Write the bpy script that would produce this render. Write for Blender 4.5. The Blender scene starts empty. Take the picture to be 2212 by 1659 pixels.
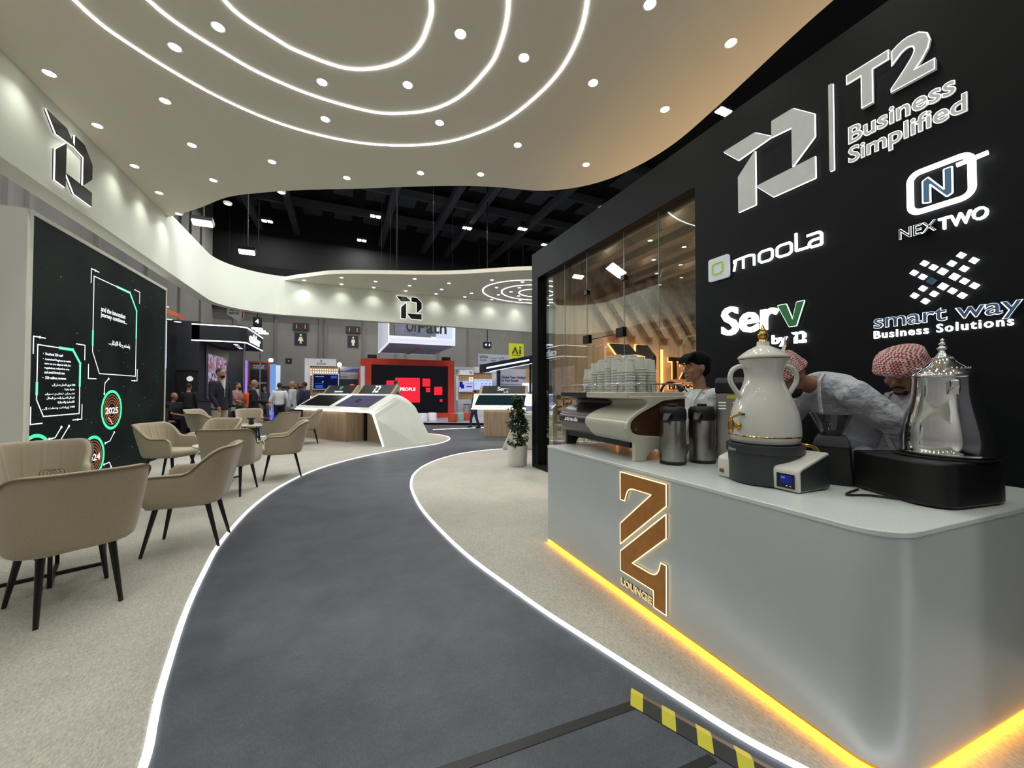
import bpy, bmesh, math, random
from mathutils import Vector, Matrix, Euler
random.seed(7)
S = bpy.context.scene
COL = S.collection
PI = math.pi

# ---------------------------------------------------------------- camera, world, exposure
cam_d = bpy.data.cameras.new('camera'); cam = bpy.data.objects.new('camera', cam_d); COL.objects.link(cam)
cam.location = (0, 0, 1.33)
cam.rotation_euler = (math.radians(90 + 1.0686), 0, math.radians(-23.8857))
cam_d.sensor_width = 36; cam_d.lens = 831 / 2212 * 36
cam_d.clip_start = .05; cam_d.clip_end = 200
S.camera = cam
w = bpy.data.worlds.new('hall_air'); S.world = w; w.use_nodes = True
w.node_tree.nodes['Background'].inputs[0].default_value = (.80, .88, 1.0, 1)
w.node_tree.nodes['Background'].inputs[1].default_value = .10
S.view_settings.view_transform = 'Standard'; S.view_settings.look = 'None'
S.view_settings.exposure = 0.12; S.view_settings.gamma = 1.0; S.view_settings.use_curve_mapping = False
cy = S.cycles
cy.max_bounces = 6; cy.diffuse_bounces = 3; cy.glossy_bounces = 3; cy.transmission_bounces = 4; cy.transparent_max_bounces = 8
cy.caustics_reflective = False; cy.caustics_refractive = False; cy.sample_clamp_indirect = 4.0
cy.use_denoising = True; cy.use_adaptive_sampling = True; cy.adaptive_threshold = .015
DOWN_W = 18.0      # one recessed canopy downlight, watts

# ---------------------------------------------------------------- materials
def lin(c):
    return tuple((x / 255 / 12.92) if x / 255 <= .04045 else ((x / 255 + .055) / 1.055) ** 2.4 for x in c)
MATS = {}
def M(name, rgb=(200, 200, 200), rough=.5, metal=0.0, emit=0.0, noise=None, bump=None, wood=None, coat=0, sheen=0, spec=None, trans=0, erg=None, ior=1.45):
    """rgb in sRGB 0-255; noise=(scale, strength); bump=(scale, strength); wood=(axis, scale)"""
    if name in MATS: return MATS[name]
    m = bpy.data.materials.new(name); m.use_nodes = True; MATS[name] = m
    nt = m.node_tree; b = nt.nodes['Principled BSDF']; L = nt.links.new
    c = lin(rgb)
    b.inputs['Base Color'].default_value = (*c, 1); b.inputs['Roughness'].default_value = rough; b.inputs['Metallic'].default_value = metal
    if coat: b.inputs['Coat Weight'].default_value = coat; b.inputs['Coat Roughness'].default_value = .05
    if sheen: b.inputs['Sheen Weight'].default_value = sheen
    if spec is not None: b.inputs['Specular IOR Level'].default_value = spec
    b.inputs['IOR'].default_value = ior
    if trans: b.inputs['Transmission Weight'].default_value = trans
    if emit:
        e = lin(erg) if erg else c
        b.inputs['Emission Color'].default_value = (*e, 1); b.inputs['Emission Strength'].default_value = emit
    tc = nt.nodes.new('ShaderNodeTexCoord')
    if noise:
        n = nt.nodes.new('ShaderNodeTexNoise'); n.inputs['Scale'].default_value = noise[0]; n.inputs['Detail'].default_value = 6; n.inputs['Roughness'].default_value = .65
        L(tc.outputs['Object'], n.inputs['Vector'])
        r = nt.nodes.new('ShaderNodeValToRGB')
        k = noise[1]
        r.color_ramp.elements[0].position = .3; r.color_ramp.elements[1].position = .7
        r.color_ramp.elements[0].color = (*[x * (1 - k) for x in c], 1); r.color_ramp.elements[1].color = (*[min(1, x * (1 + k)) for x in c], 1)
        L(n.outputs['Fac'], r.inputs['Fac']); L(r.outputs['Color'], b.inputs['Base Color'])
    if wood:
        mp = nt.nodes.new('ShaderNodeMapping'); sc = [wood[1] * 9] * 3; sc['XYZ'.index(wood[0])] = wood[1] * .35
        mp.inputs['Scale'].default_value = sc; L(tc.outputs['Object'], mp.inputs['Vector'])
        n = nt.nodes.new('ShaderNodeTexNoise'); n.inputs['Scale'].default_value = 1.0; n.inputs['Detail'].default_value = 7; n.inputs['Roughness'].default_value = .7; n.inputs['Distortion'].default_value = .4
        L(mp.outputs['Vector'], n.inputs['Vector'])
        r = nt.nodes.new('ShaderNodeValToRGB'); r.color_ramp.elements[0].position = .28; r.color_ramp.elements[1].position = .72
        r.color_ramp.elements[0].color = (*[x * .62 for x in c], 1); r.color_ramp.elements[1].color = (*[min(1, x * 1.25) for x in c], 1)
        L(n.outputs['Fac'], r.inputs['Fac']); L(r.outputs['Color'], b.inputs['Base Color'])
    if bump:
        n = nt.nodes.new('ShaderNodeTexNoise'); n.inputs['Scale'].default_value = bump[0]; n.inputs['Detail'].default_value = 3
        L(tc.outputs['Object'], n.inputs['Vector'])
        bp = nt.nodes.new('ShaderNodeBump'); bp.inputs['Strength'].default_value = bump[1]; bp.inputs['Distance'].default_value = bump[2] if len(bump) > 2 else .01
        L(n.outputs['Fac'], bp.inputs['Height']); L(bp.outputs['Normal'], b.inputs['Normal'])
    return m
def LED(name, rgb, strength):
    if name in MATS: return MATS[name]
    m = bpy.data.materials.new(name); m.use_nodes = True; MATS[name] = m
    nt = m.node_tree; nt.nodes.clear()
    e = nt.nodes.new('ShaderNodeEmission'); o = nt.nodes.new('ShaderNodeOutputMaterial')
    e.inputs[0].default_value = (*lin(rgb), 1); e.inputs[1].default_value = strength
    nt.links.new(e.outputs[0], o.inputs[0]); return m
WHITE_LED = LED('white_led', (246, 250, 255), 6.0)

# ---------------------------------------------------------------- mesh builder
class MB:
    def __init__(s): s.v = []; s.f = []; s.uv = None
    def add(s, vs, fs):
        o = len(s.v); s.v += [tuple(p) for p in vs]; s.f += [tuple(i + o for i in f) for f in fs]; return s
    def xf(s, mat, start=0):
        s.v = s.v[:start] + [tuple(mat @ Vector(p)) for p in s.v[start:]]; return s
    def box(s, x0, x1, y0, y1, z0, z1):
        x0, x1 = sorted((x0, x1)); y0, y1 = sorted((y0, y1)); z0, z1 = sorted((z0, z1))
        return s.add([(x0, y0, z0), (x1, y0, z0), (x1, y1, z0), (x0, y1, z0), (x0, y0, z1), (x1, y0, z1), (x1, y1, z1), (x0, y1, z1)],
                     [(0, 3, 2, 1), (4, 5, 6, 7), (0, 1, 5, 4), (1, 2, 6, 5), (2, 3, 7, 6), (3, 0, 4, 7)])
    def obox(s, c, u, v, n, a, b, d):
        """box centred c with half sizes a, b, d on the unit axes u, v, n"""
        c, u, v, n = map(Vector, (c, u, v, n)); P = []
        for k in (-1, 1):
            for i, j in ((-1, -1), (1, -1), (1, 1), (-1, 1)): P.append(c + u * a * i + v * b * j + n * d * k)
        return s.add(P, [(0, 3, 2, 1), (4, 5, 6, 7), (0, 1, 5, 4), (1, 2, 6, 5), (2, 3, 7, 6), (3, 0, 4, 7)])
    def prism(s, poly, z0, z1):
        n = len(poly); a = sum(poly[i][0] * poly[(i + 1) % n][1] - poly[(i + 1) % n][0] * poly[i][1] for i in range(n))
        if a < 0: poly = poly[::-1]
        vs = [(x, y, z0) for x, y in poly] + [(x, y, z1) for x, y in poly]
        fs = [tuple(range(n))[::-1], tuple(range(n, 2 * n))] + [(i, (i + 1) % n, (i + 1) % n + n, i + n) for i in range(n)]
        return s.add(vs, fs)
    def plate(s, poly, org, u, v, t):
        """extrude a 2D polygon in the plane (org, u, v) by t along u x v"""
        org, u, v = Vector(org), Vector(u), Vector(v); nn = u.cross(v)
        k = len(s.v); s.prism(poly, 0, t)
        for i in range(k, len(s.v)):
            x, y, z = s.v[i]; s.v[i] = tuple(org + u * x + v * y + nn * z)
        return s
    def lathe(s, prof, seg=32, c=(0, 0, 0), cap=True):
        k = []; vs = []; fs = []
        for r, z in prof:
            for i in range(seg):
                a = 2 * PI * i / seg; vs.append((c[0] + r * math.cos(a), c[1] + r * math.sin(a), c[2] + z))
        m = len(prof)
        for j in range(m - 1):
            for i in range(seg):
                i2 = (i + 1) % seg; fs.append((j * seg + i, j * seg + i2, (j + 1) * seg + i2, (j + 1) * seg + i))
        if cap: fs.append(tuple(range(seg))[::-1]); fs.append(tuple(range((m - 1) * seg, m * seg)))
        return s.add(vs, fs)
    def tube(s, pts, r, seg=8, closed=False, rs=None):
        P = [Vector(p) for p in pts]; n = len(P); vs = []; fs = []
        up = None
        for i in range(n):
            t = (P[(i + 1) % n] - P[i - 1]) if closed else (P[min(i + 1, n - 1)] - P[max(i - 1, 0)])
            t.normalize()
            if up is None: up = Vector((0, 0, 1)) if abs(t.z) < .9 else Vector((1, 0, 0))
            a = t.cross(up)
            if a.length < 1e-4: a = t.orthogonal()
            a.normalize(); b = a.cross(t).normalized(); up = b
            rr = rs[i] if rs else r
            for k in range(seg):
                g = 2 * PI * k / seg; vs.append(P[i] + a * math.cos(g) * rr + b * math.sin(g) * rr)
        for i in range(n if closed else n - 1):
            for k in range(seg):
                k2 = (k + 1) % seg; j = (i + 1) % n
                fs.append((i * seg + k, i * seg + k2, j * seg + k2, j * seg + k))
        if not closed: fs += [tuple(range(seg))[::-1], tuple(range((n - 1) * seg, n * seg))]
        return s.add(vs, fs)
    def ball(s, c, r, su=12, sv=8):
        rx, ry, rz = (r, r, r) if not hasattr(r, '__len__') else r
        vs = [(c[0], c[1], c[2] - rz)]; fs = []
        for j in range(1, sv):
            t = -PI / 2 + PI * j / sv
            for i in range(su):
                a = 2 * PI * i / su; vs.append((c[0] + rx * math.cos(t) * math.cos(a), c[1] + ry * math.cos(t) * math.sin(a), c[2] + rz * math.sin(t)))
        vs.append((c[0], c[1], c[2] + rz)); n = len(vs) - 1
        for i in range(su): fs.append((0, 1 + (i + 1) % su, 1 + i)); fs.append((n, n - su + i, n - su + (i + 1) % su))
        for j in range(sv - 2):
            for i in range(su):
                a = 1 + j * su + i; b = 1 + j * su + (i + 1) % su; fs.append((a, b, b + su, a + su))
        return s.add(vs, fs)
    def grid(s, rows, closed=False):
        n = len(rows[0]); o = []
        vs = [p for r in rows for p in r]; fs = []
        for j in range(len(rows) - 1):
            for i in range(n if closed else n - 1):
                i2 = (i + 1) % n; fs.append((j * n + i, j * n + i2, (j + 1) * n + i2, (j + 1) * n + i))
        return s.add(vs, fs)
    def loft(s, rings):
        """closed rings, capped"""
        n = len(rings[0]); k = len(s.v); s.grid(rings, True)
        s.f.append(tuple(range(k, k + n))[::-1]); s.f.append(tuple(range(k + (len(rings) - 1) * n, k + len(rings) * n))); return s
    def build(s, name, mat, parent=None, smooth=None, bevel=0, seg=2, sub=0, loc=None, rotz=0, fixn=True):
        me = bpy.data.meshes.new(name); me.from_pydata(s.v, [], s.f); 
        if fixn:
            bm = bmesh.new(); bm.from_mesh(me); bmesh.ops.recalc_face_normals(bm, faces=bm.faces); bm.to_mesh(me); bm.free()
        me.materials.append(mat)
        o = bpy.data.objects.new(name, me); COL.objects.link(o)
        if parent is not None: o.parent = parent
        if loc is not None: o.location = loc
        if rotz: o.rotation_euler.z = rotz
        if bevel:
            b = o.modifiers.new('b', 'BEVEL'); b.width = bevel; b.segments = seg; b.limit_method = 'ANGLE'; b.angle_limit = .6; b.harden_normals = False
        if sub:
            d = o.modifiers.new('s', 'SUBSURF'); d.levels = sub; d.render_levels = sub
        if smooth is not None or bevel or sub:
            ang = smooth if smooth else 40
            me.polygons.foreach_set('use_smooth', [True] * len(me.polygons))
            if not sub:
                try: me.set_sharp_from_angle(angle=math.radians(ang))
                except Exception: pass
        return o
def tag(o, label=None, cat=None, group=None, kind=None):
    if label: o['label'] = label
    if cat: o['category'] = cat
    if group: o['group'] = group
    if kind: o['kind'] = kind
    return o
def thing(name, label, cat, loc=(0, 0, 0), rotz=0, group=None):
    o = bpy.data.objects.new(name, None); COL.objects.link(o); o.empty_display_size = .1
    o.location = loc; o.rotation_euler = (0, 0, rotz); return tag(o, label, cat, group)
def struct(o, label, cat='setting'): return tag(o, label, cat, None, 'structure')
KIDS = {}
def dup(root, loc=None, rotz=None, label=None, group=None):
    def cp(o, parent):
        c = o.copy(); COL.objects.link(c); c.parent = parent
        for ch in o.children: cp(ch, c)
        return c
    r = cp(root, None)
    if loc is not None: r.location = loc
    if rotz is not None: r.rotation_euler.z = rotz
    if label: r['label'] = label
    if group: r['group'] = group
    return r
def smooth_path(pts, per=8, closed=False):
    """Catmull-Rom through the points"""
    P = [Vector(p) for p in pts]; n = len(P); out = []
    for i in range(n if closed else n - 1):
        if closed: a, b, c, d = P[i - 1], P[i], P[(i + 1) % n], P[(i + 2) % n]
        else: a, b, c, d = P[max(i - 1, 0)], P[i], P[i + 1], P[min(i + 2, n - 1)]
        for k in range(per):
            t = k / per
            out.append(.5 * ((2 * b) + (c - a) * t + (2 * a - 5 * b + 4 * c - d) * t * t + (3 * b - a - 3 * c + d) * t ** 3))
    if not closed: out.append(P[-1])
    return out
def ribbon(mb, pts, wid, z0, z1):
    """flat strip of width wid along a 2D path"""
    P = [Vector((p[0], p[1])) for p in pts]; A = []; n = len(P)
    for i in range(n):
        t = P[min(i + 1, n - 1)] - P[max(i - 1, 0)]; t.normalize(); nn = Vector((-t.y, t.x)) * wid / 2
        a, b = P[i] + nn, P[i] - nn; A.append([(a.x, a.y, z0), (a.x, a.y, z1), (b.x, b.y, z1), (b.x, b.y, z0)])
    mb.loft(A); return mb
def curve_mesh(cu):
    ob = bpy.data.objects.new('tmp', cu); COL.objects.link(ob)
    dg = bpy.context.evaluated_depsgraph_get(); me = bpy.data.meshes.new_from_object(ob.evaluated_get(dg))
    bpy.data.objects.remove(ob); bpy.data.curves.remove(cu); return me
ZAX = Vector((0, 0, 1))
def text(name, body, org, u, v, wid, hgt, mat, parent, bold=0.0, depth=.01, outline=0, shear=0, res=3, lift=0.0, spacing=1.0):
    """lettering fitted to a wid x hgt box whose lower left corner is org, on the plane (u, v); stands depth off it"""
    cu = bpy.data.curves.new('t', 'FONT'); cu.body = body; cu.size = 1; cu.resolution_u = res; cu.shear = shear; cu.space_character = spacing
    cu.offset = bold
    if outline: cu.fill_mode = 'NONE'; cu.bevel_depth = outline / max(hgt, 1e-4) * .72; cu.bevel_resolution = 0
    else: cu.extrude = .5
    me = curve_mesh(cu)
    return fit(name, me, org, u, v, wid, hgt, mat, parent, depth, lift, bool(outline), outline)
def fit(name, me, org, u, v, wid, hgt, mat, parent, depth, lift, tubes=False, outline=0):
    org, u, v = Vector(org), Vector(u), Vector(v); n = u.cross(v)
    xs = [p.co.x for p in me.vertices]; ys = [p.co.y for p in me.vertices]; zs = [p.co.z for p in me.vertices]
    if not xs: return None
    x0, x1, y0, y1, z0, z1 = min(xs), max(xs), min(ys), max(ys), min(zs), max(zs)
    sx = wid / max(x1 - x0, 1e-6); sy = hgt / max(y1 - y0, 1e-6)
    for p in me.vertices:
        zz = (p.co.z - z0) / max(z1 - z0, 1e-6) * (2 * outline if tubes else depth)
        p.co = org + u * ((p.co.x - x0) * sx) + v * ((p.co.y - y0) * sy) + n * (zz + lift)
    me.materials.clear(); me.materials.append(mat); me.name = name
    o = bpy.data.objects.new(name, me); COL.objects.link(o)
    if parent is not None:
        o.parent = parent; o.matrix_parent_inverse = Matrix.Translation(parent.location).inverted() if False else Matrix()
    return o
def polys(mb, plist, org, u, v, wid, hgt, t, grow=0):
    for pl in plist: mb.plate([(x * wid, y * hgt) for x, y in pl], org, u, v, t)
    return mb
def edge_tubes(mb, plist, org, u, v, wid, hgt, r, lift=0):
    org, u, v = Vector(org), Vector(u), Vector(v); n = u.cross(v)
    for pl in plist:
        pts = [org + u * (x * wid) + v * (y * hgt) + n * lift for x, y in pl]
        for i in range(len(pts)): mb.tube([pts[i], pts[(i + 1) % len(pts)]], r, 5)
    return mb
# the folded-ribbon emblem of the stand, as outlines in a unit square
EMB = [[(0, .99), (.39, .99), (.58, .80), (.19, .745)], [(.584, 1), (.80, .995), (1, .765), (1, .50), (.79, .27), (.79, .766), (.582, .793)],
       [(.392, .735), (.392, .0), (.187, 0), (.187, .5)], [(.405, .245), (1, .255), (1, 0), (.59, 0)]]
def spot(name, loc, watts, ang=95, blend=.6, col=(1, .96, .88), rad=.04, tgt=None, parent=None):
    d = bpy.data.lights.new(name, 'SPOT'); d.energy = watts; d.spot_size = math.radians(ang); d.spot_blend = blend; d.color = col; d.shadow_soft_size = rad
    o = bpy.data.objects.new(name, d); COL.objects.link(o); o.location = loc
    if tgt is not None: o.rotation_euler = (Vector(tgt) - Vector(loc)).to_track_quat('-Z', 'Y').to_euler()
    if parent is not None: o.parent = parent
    return o
def area(name, loc, watts, sx, sy, rot=(0, 0, 0), col=(1, 1, 1)):
    d = bpy.data.lights.new(name, 'AREA'); d.shape = 'RECTANGLE'; d.size = sx; d.size_y = sy; d.energy = watts; d.color = col
    o = bpy.data.objects.new(name, d); COL.objects.link(o); o.location = loc; o.rotation_euler = rot; return o
# ================================================================ SETTING
def floor_mat(name, rgb, sc, amt, rough, streak=3.0):
    m = M(name, rgb, rough, noise=(sc, amt), bump=(260, .12))
    nt = m.node_tree; b = nt.nodes['Principled BSDF']
    # second, finer mottling multiplied in
    n = nt.nodes.new('ShaderNodeTexNoise'); n.inputs['Scale'].default_value = 60; n.inputs['Detail'].default_value = 4
    tc = nt.nodes.new('ShaderNodeTexCoord'); mp = nt.nodes.new('ShaderNodeMapping'); mp.inputs['Scale'].default_value = (streak, 1, 1)
    nt.links.new(tc.outputs['Object'], mp.inputs['Vector']); nt.links.new(mp.outputs['Vector'], n.inputs['Vector'])
    mr = nt.nodes.new('ShaderNodeMapRange'); mr.inputs[1].default_value = .25; mr.inputs[2].default_value = .75; mr.inputs[3].default_value = .70; mr.inputs[4].default_value = 1.28
    nt.links.new(n.outputs['Fac'], mr.inputs[0])
    mx = nt.nodes.new('ShaderNodeMix'); mx.data_type = 'RGBA'; mx.blend_type = 'MULTIPLY'; mx.inputs[0].default_value = 1
    src = b.inputs['Base Color'].links[0].from_socket
    nt.links.new(src, mx.inputs[6]); nt.links.new(mr.outputs[0], mx.inputs[7]); nt.links.new(mx.outputs[2], b.inputs['Base Color'])
    return m
m_grey = floor_mat('charcoal_vinyl', (67, 72, 81), 3.2, .30, .45)
m_carpet = floor_mat('beige_carpet', (172, 168, 159), 1.6, .10, .85)
m_canopy = M('canopy_paint', (236, 232, 214), .65, bump=(30, .02))
m_fascia = M('fascia_paint', (224, 228, 216), .6)
m_black = M('black_wall_paint', (11, 13, 17), .5, spec=.25)
m_blackmetal = M('black_metal', (18, 18, 20), .35, .4)
m_hallwall = M('hall_concrete', (128, 127, 124), .9, noise=(.6, .10))
m_hallblack = M('hall_black', (16, 16, 19), .9)
m_truss = M('truss_dark', (66, 68, 74), .7)
m_wood = M('oak_veneer', (186, 160, 132), .5, wood=('Z', 1.6))
m_woodx = M('oak_slat', (190, 164, 136), .5, wood=('Y', 1.6))
m_kwood = M('kiosk_oak', (186, 160, 132), .5, wood=('Z', 2.2))
m_white = M('white_lacquer', (226, 232, 222), .3, coat=.3)
m_beigefab = M('beige_upholstery', (172, 160, 138), .9, noise=(180, .10), bump=(500, .15), sheen=.3)

# floor
struct(MB().box(-30, 30, -18.2, 36, -.1, 0).build('floor', m_grey), 'charcoal grey floor with a path curving between the beige carpets', 'floor')
LE = [(-.30, -3.0), (-.42, -1.0), (-.52, .4), (-.60, 1.4), (-.63, 1.79), (-.68, 2.02), (-.73, 2.25), (-.84, 2.89), (-.91, 3.49), (-.96, 4.17), (-.93, 5.18), (-.79, 6.13), (-.52, 7.01), (-.13, 7.74), (.56, 8.54), (1.40, 9.16), (2.15, 9.59), (2.62, 10.18), (2.83, 10.88), (2.75, 11.55), (2.48, 12.07)]
LB = [(2.48, 12.07), (1.5, 12.75), (.2, 13.2), (-1.2, 13.42), (-2.03, 13.36), (-2.9, 12.75), (-3.25, 12.16), (-3.5, 11.7), (-3.7, 11.0)]
RE = [(2.6, -3.0), (2.2, -1.2), (1.80, .2), (1.60, .62), (1.48, .86), (1.41, 1.02), (1.35, 1.22), (1.29, 1.44), (1.22, 1.70), (1.13, 2.04), (1.05, 2.41), (.95, 2.92), (.88, 3.54), (.835, 4.40), (.87, 5.26), (.95, 5.81), (1.07, 6.28), (1.33, 6.87), (1.79, 7.50), (2.39, 7.97), (3.09, 8.18), (3.60, 8.12), (4.2, 7.8)]
le = smooth_path([(x, y, 0) for x, y in LE], 6); lb = smooth_path([(x, y, 0) for x, y in LB], 6); re_ = smooth_path([(x, y, 0) for x, y in RE], 6)
poly = [(p.x, p.y) for p in le] + [(p.x, p.y) for p in lb[1:]] + [(-3.7, 9.9), (-6, 9.9), (-6, -3)]
struct(MB().prism(poly, 0, .006).build('floor_left_carpet', m_carpet), 'beige carpet under the cafe chairs left of the grey path', 'carpet')
poly = [(p.x, p.y) for p in re_] + [(7, 7.8), (7, -3)]
struct(MB().prism(poly, 0, .006).build('floor_right_carpet', m_carpet), 'beige carpet in front of the grey bar counter', 'carpet')
m_strip = LED('floor_strip_led', (250, 252, 255), 3.2)
tag(ribbon(MB(), le + lb[1:], .028, .004, .010).build('light_strip', m_strip), 'white light line along the edge of the carpet under the cafe chairs', 'light')
tag(ribbon(MB(), re_, .028, .004, .010).build('light_strip', m_strip), 'white light line along the edge of the carpet in front of the bar', 'light')
tag(ribbon(MB(), [(-5.2, 13.1), (-3.9, 13.15), (-3.2, 13.7), (-2.5, 14.0)], .05, .002, .008).build('light_strip', m_strip), 'short white light line on the floor beyond the video wall', 'light')
tag(ribbon(MB(), [(2.9, 13.3), (7.5, 13.3)], .04, .002, .008).build('light_strip', m_strip), 'white light line on the grey floor before the red stage', 'light')

# near canopy
CE = [(-3.1, 9.45), (-2.93, 9.29), (-2.43, 8.76), (-1.84, 8.06), (-1.30, 7.66), (-.72, 7.31), (-.15, 7.02), (.41, 6.74), (.97, 6.44), (1.52, 6.17), (1.93, 5.99), (2.37, 5.84), (2.90, 5.71), (3.26, 5.54), (3.61, 5.25), (3.87, 4.88), (4.01, 4.50), (4.09, 4.12), (4.11, 3.73), (4.06, 3.26), (3.99, 2.79), (3.90, 2.26), (3.85, 1.85), (3.78, 1.0), (3.7, -.5), (3.6, -2), (3.3, -3.6)]
ce = smooth_path([(x, y, 0) for x, y in CE], 5)
poly = [(p.x, p.y) for p in ce] + [(-3.1, -3.6)]
struct(MB().prism(poly, 4.70, 4.82).build('ceiling_canopy', m_canopy), 'cream canopy ceiling overhead with rings of light', 'ceiling')
# far canopy
FE = [(-1.62, 13.46), (-1.26, 13.05), (-.88, 12.70), (-.42, 12.27), (.02, 12.0), (.46, 11.80), (1.34, 11.46), (2.24, 11.10), (2.89, 10.78), (3.51, 10.38), (4.11, 9.95), (4.86, 9.48), (5.8, 9.1), (7.2, 8.9), (9.2, 8.9)]
fe = smooth_path([(x, y, 0) for x, y in FE], 5)
poly = [(p.x, p.y) for p in fe] + [(9.2, 13.46)]
struct(MB().prism(poly, 4.70, 4.81).build('ceiling_rear_canopy', m_canopy), 'smaller cream canopy ceiling at the back of the stand', 'ceiling')
# fascia running round the stand
fp = [(-3.1, -3.6), (-3.1, 2), (-3.1, 6), (-3.1, 9.0), (-3.1, 10.6)]
fp += [(-1.55 - 1.55 * math.cos(a), 11.9 + 1.55 * math.sin(a)) for a in [math.radians(90 * i / 14) for i in range(0, 15)]] + [(1, 13.45), (4, 13.45), (9.2, 13.45)]
A = []
for i, p in enumerate(fp):
    t = Vector(fp[min(i + 1, len(fp) - 1)]) - Vector(fp[max(i - 1, 0)]); t.normalize(); n = Vector((-t.y, t.x)) * .24
    top = 4.82
    A.append([(p[0], p[1], 3.65), (p[0], p[1], top), (p[0] + n.x, p[1] + n.y, top), (p[0] + n.x, p[1] + n.y, 3.65)])
struct(MB().loft(A).build('trim_1', m_fascia, smooth=30), 'white fascia band hung round the left and back edge of the canopies', 'fascia')
m_mark = M('black_acrylic', (14, 14, 15), .5); m_edge = LED('edge_led', (255, 255, 250), 2.2)
def emblem_sign(name, label, org, u, v, wid, hgt, face, edge, t=.03, er=.008, cat='sign', parent=None):
    r = parent or thing(name, label, cat, org)
    inv = (lambda p: Vector(p) - r.location) if parent is None else (lambda p: Vector(p))
    polys(MB(), EMB, inv(org), u, v, wid, hgt, t).build('emblem', face, r)
    if edge is not None: edge_tubes(MB(), EMB, inv(org), u, v, wid, hgt, er, t * .5).build('lit_edge', edge, r)
    return r
emblem_sign('emblem_sign', 'black folded emblem with lit edges on the left fascia', (-3.095, 6.05, 3.79), (0, 1, 0), (0, 0, 1), .87, .73, m_mark, m_edge, .03)
emblem_sign('emblem_sign', 'black folded emblem with lit edges on the back fascia', (1.66, 13.44, 3.80), (1, 0, 0), (0, 0, 1), .86, .76, m_mark, m_edge, .03)

# downlights in the canopies (a recessed can each, with its own lamp)
m_lamp = LED('downlight_lens', (255, 250, 240), 14.0); m_canw = M('downlight_rim', (225, 224, 215), .5)
near = []
for x in (-2.86, -1.90, -.96):
    for y in (5.66, 6.54, 7.50, 8.35, 9.2):
        if (x, y) in ((-.96, 8.35), (-.96, 9.2), (-1.90, 9.2), (-.96, 5.66)): continue
        near.append((x, y))
near += [(-1.52, 4.73), (-1.07, 4.30), (-.22, 4.62), (.64, 4.28), (1.0, 3.46), (1.66, 3.45), (-.21, 5.24), (1.10, 4.73), (2.18, 4.73), (2.49, 3.43), (2.43, 2.52), (3.42, 2.49), (3.51, 3.41), (3.30, 4.73), (.05, 6.56), (1.09, 5.95), (1.95, 5.61)]
hidden = [(x, y) for x in (-2.86, -1.9, -.96) for y in (-2.2, -1.2, -.25, .7, 1.65, 2.6, 3.6)] + [(-2.86, 4.6), (.05, 1.3), (1.0, .9), (1.9, 1.5), (2.45, 1.5), (3.4, 1.5), (0, .3), (0, -.7), (0, -1.7), (1, -.2), (1, -1.2), (1.9, .5), (1.9, -.5), (1.9, -1.6), (2.7, .5), (2.7, -.5), (2.7, -1.5)]
far = [(-1.07, 13.19), (-.03, 12.43), (-.03, 13.2), (.93, 12.45), (.93, 13.2), (1.96, 12.5), (1.94, 13.2), (1.98, 11.69), (3.04, 11.73), (3.0, 12.53), (2.97, 13.2), (4.06, 12.61), (4.0, 13.2), (4.14, 10.85), (4.58, 11.58), (4.99, 12.44), (5.03, 13.2), (5.08, 10.67), (5.27, 11.3), (5.23, 11.89), (5.71, 12.31), (6.02, 12.86), (6.1, 13.2)]
dl = thing('downlight', 'x', 'light', (0, 0, 4.7))
MB().lathe([(.050, -.001), (.062, -.004), (.066, -.001), (.066, .03), (.05, .03)], 20, cap=False).build('rim', m_canw, dl, smooth=40)
MB().lathe([(.0485, -.0025), (.02, -.0045), (.001, -.005)], 20).build('lens', m_lamp, dl, smooth=40)
first = True
def place_down(x, y, label, group, watts):
    global first
    if first: o = dl; o.location = (x, y, 4.7); o['label'] = label; o['group'] = group; first = False
    else: o = dup(dl, (x, y, 4.7), None, label, group)
    spot('downlight_lamp', (x, y, 4.685), watts, 118, .85, (.965, 1, .915), .045)
for x, y in near:
    ed = 'beside the left fascia' if x < -2.8 else 'over the cafe chairs' if x < -.9 else 'within the rings of light' if (y < 5 and x < 2.1) else 'between the light rings and the curved rim' if y > 5 else 'towards the black logo wall'
    place_down(x, y, 'small round recessed downlight in the near canopy, ' + ed, 'near canopy downlights, ' + ed, DOWN_W)
for x, y in far:
    place_down(x, y, 'small round downlight in the rear canopy', 'rear canopy downlights', DOWN_W)
for x, y in hidden: spot('downlight_lamp', (x, y, 4.685), DOWN_W, 118, .85, (.965, 1, .915), .045)   # lamps of the same grid outside the frame

# rings of light in the canopies
m_ring = LED('ring_led', (250, 250, 255), 7.0)
def ring(pts, label, group, rw=.022):
    p = smooth_path([(x, y, 4.7) for x, y in pts], 6, True); mb = MB(); A = []
    n = len(p)
    for i in range(n):
        t = p[(i + 1) % n] - p[i - 1]; t.normalize(); q = Vector((-t.y, t.x, 0)) * rw / 2
        a, b = p[i] + q, p[i] - q; A.append([(a.x, a.y, 4.6995), (a.x, a.y, 4.692), (b.x, b.y, 4.692), (b.x, b.y, 4.6995)])
    mb.grid(A + [A[0]], True); tag(mb.build('ring_light', m_ring), label, 'light', group)
ring([(-2.13, 4.50), (-1.86, 4.91), (-1.28, 5.35), (-.56, 5.58), (.33, 5.52), (1.19, 5.12), (1.76, 4.49), (2.02, 3.81), (2.07, 3.25), (1.91, 2.71), (1.45, 2.15), (.7, 1.75), (-.3, 1.7), (-1.2, 2.0), (-1.95, 2.7), (-2.25, 3.6)], 'outermost of the three ring lights in the near canopy', 'near canopy ring lights')
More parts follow.
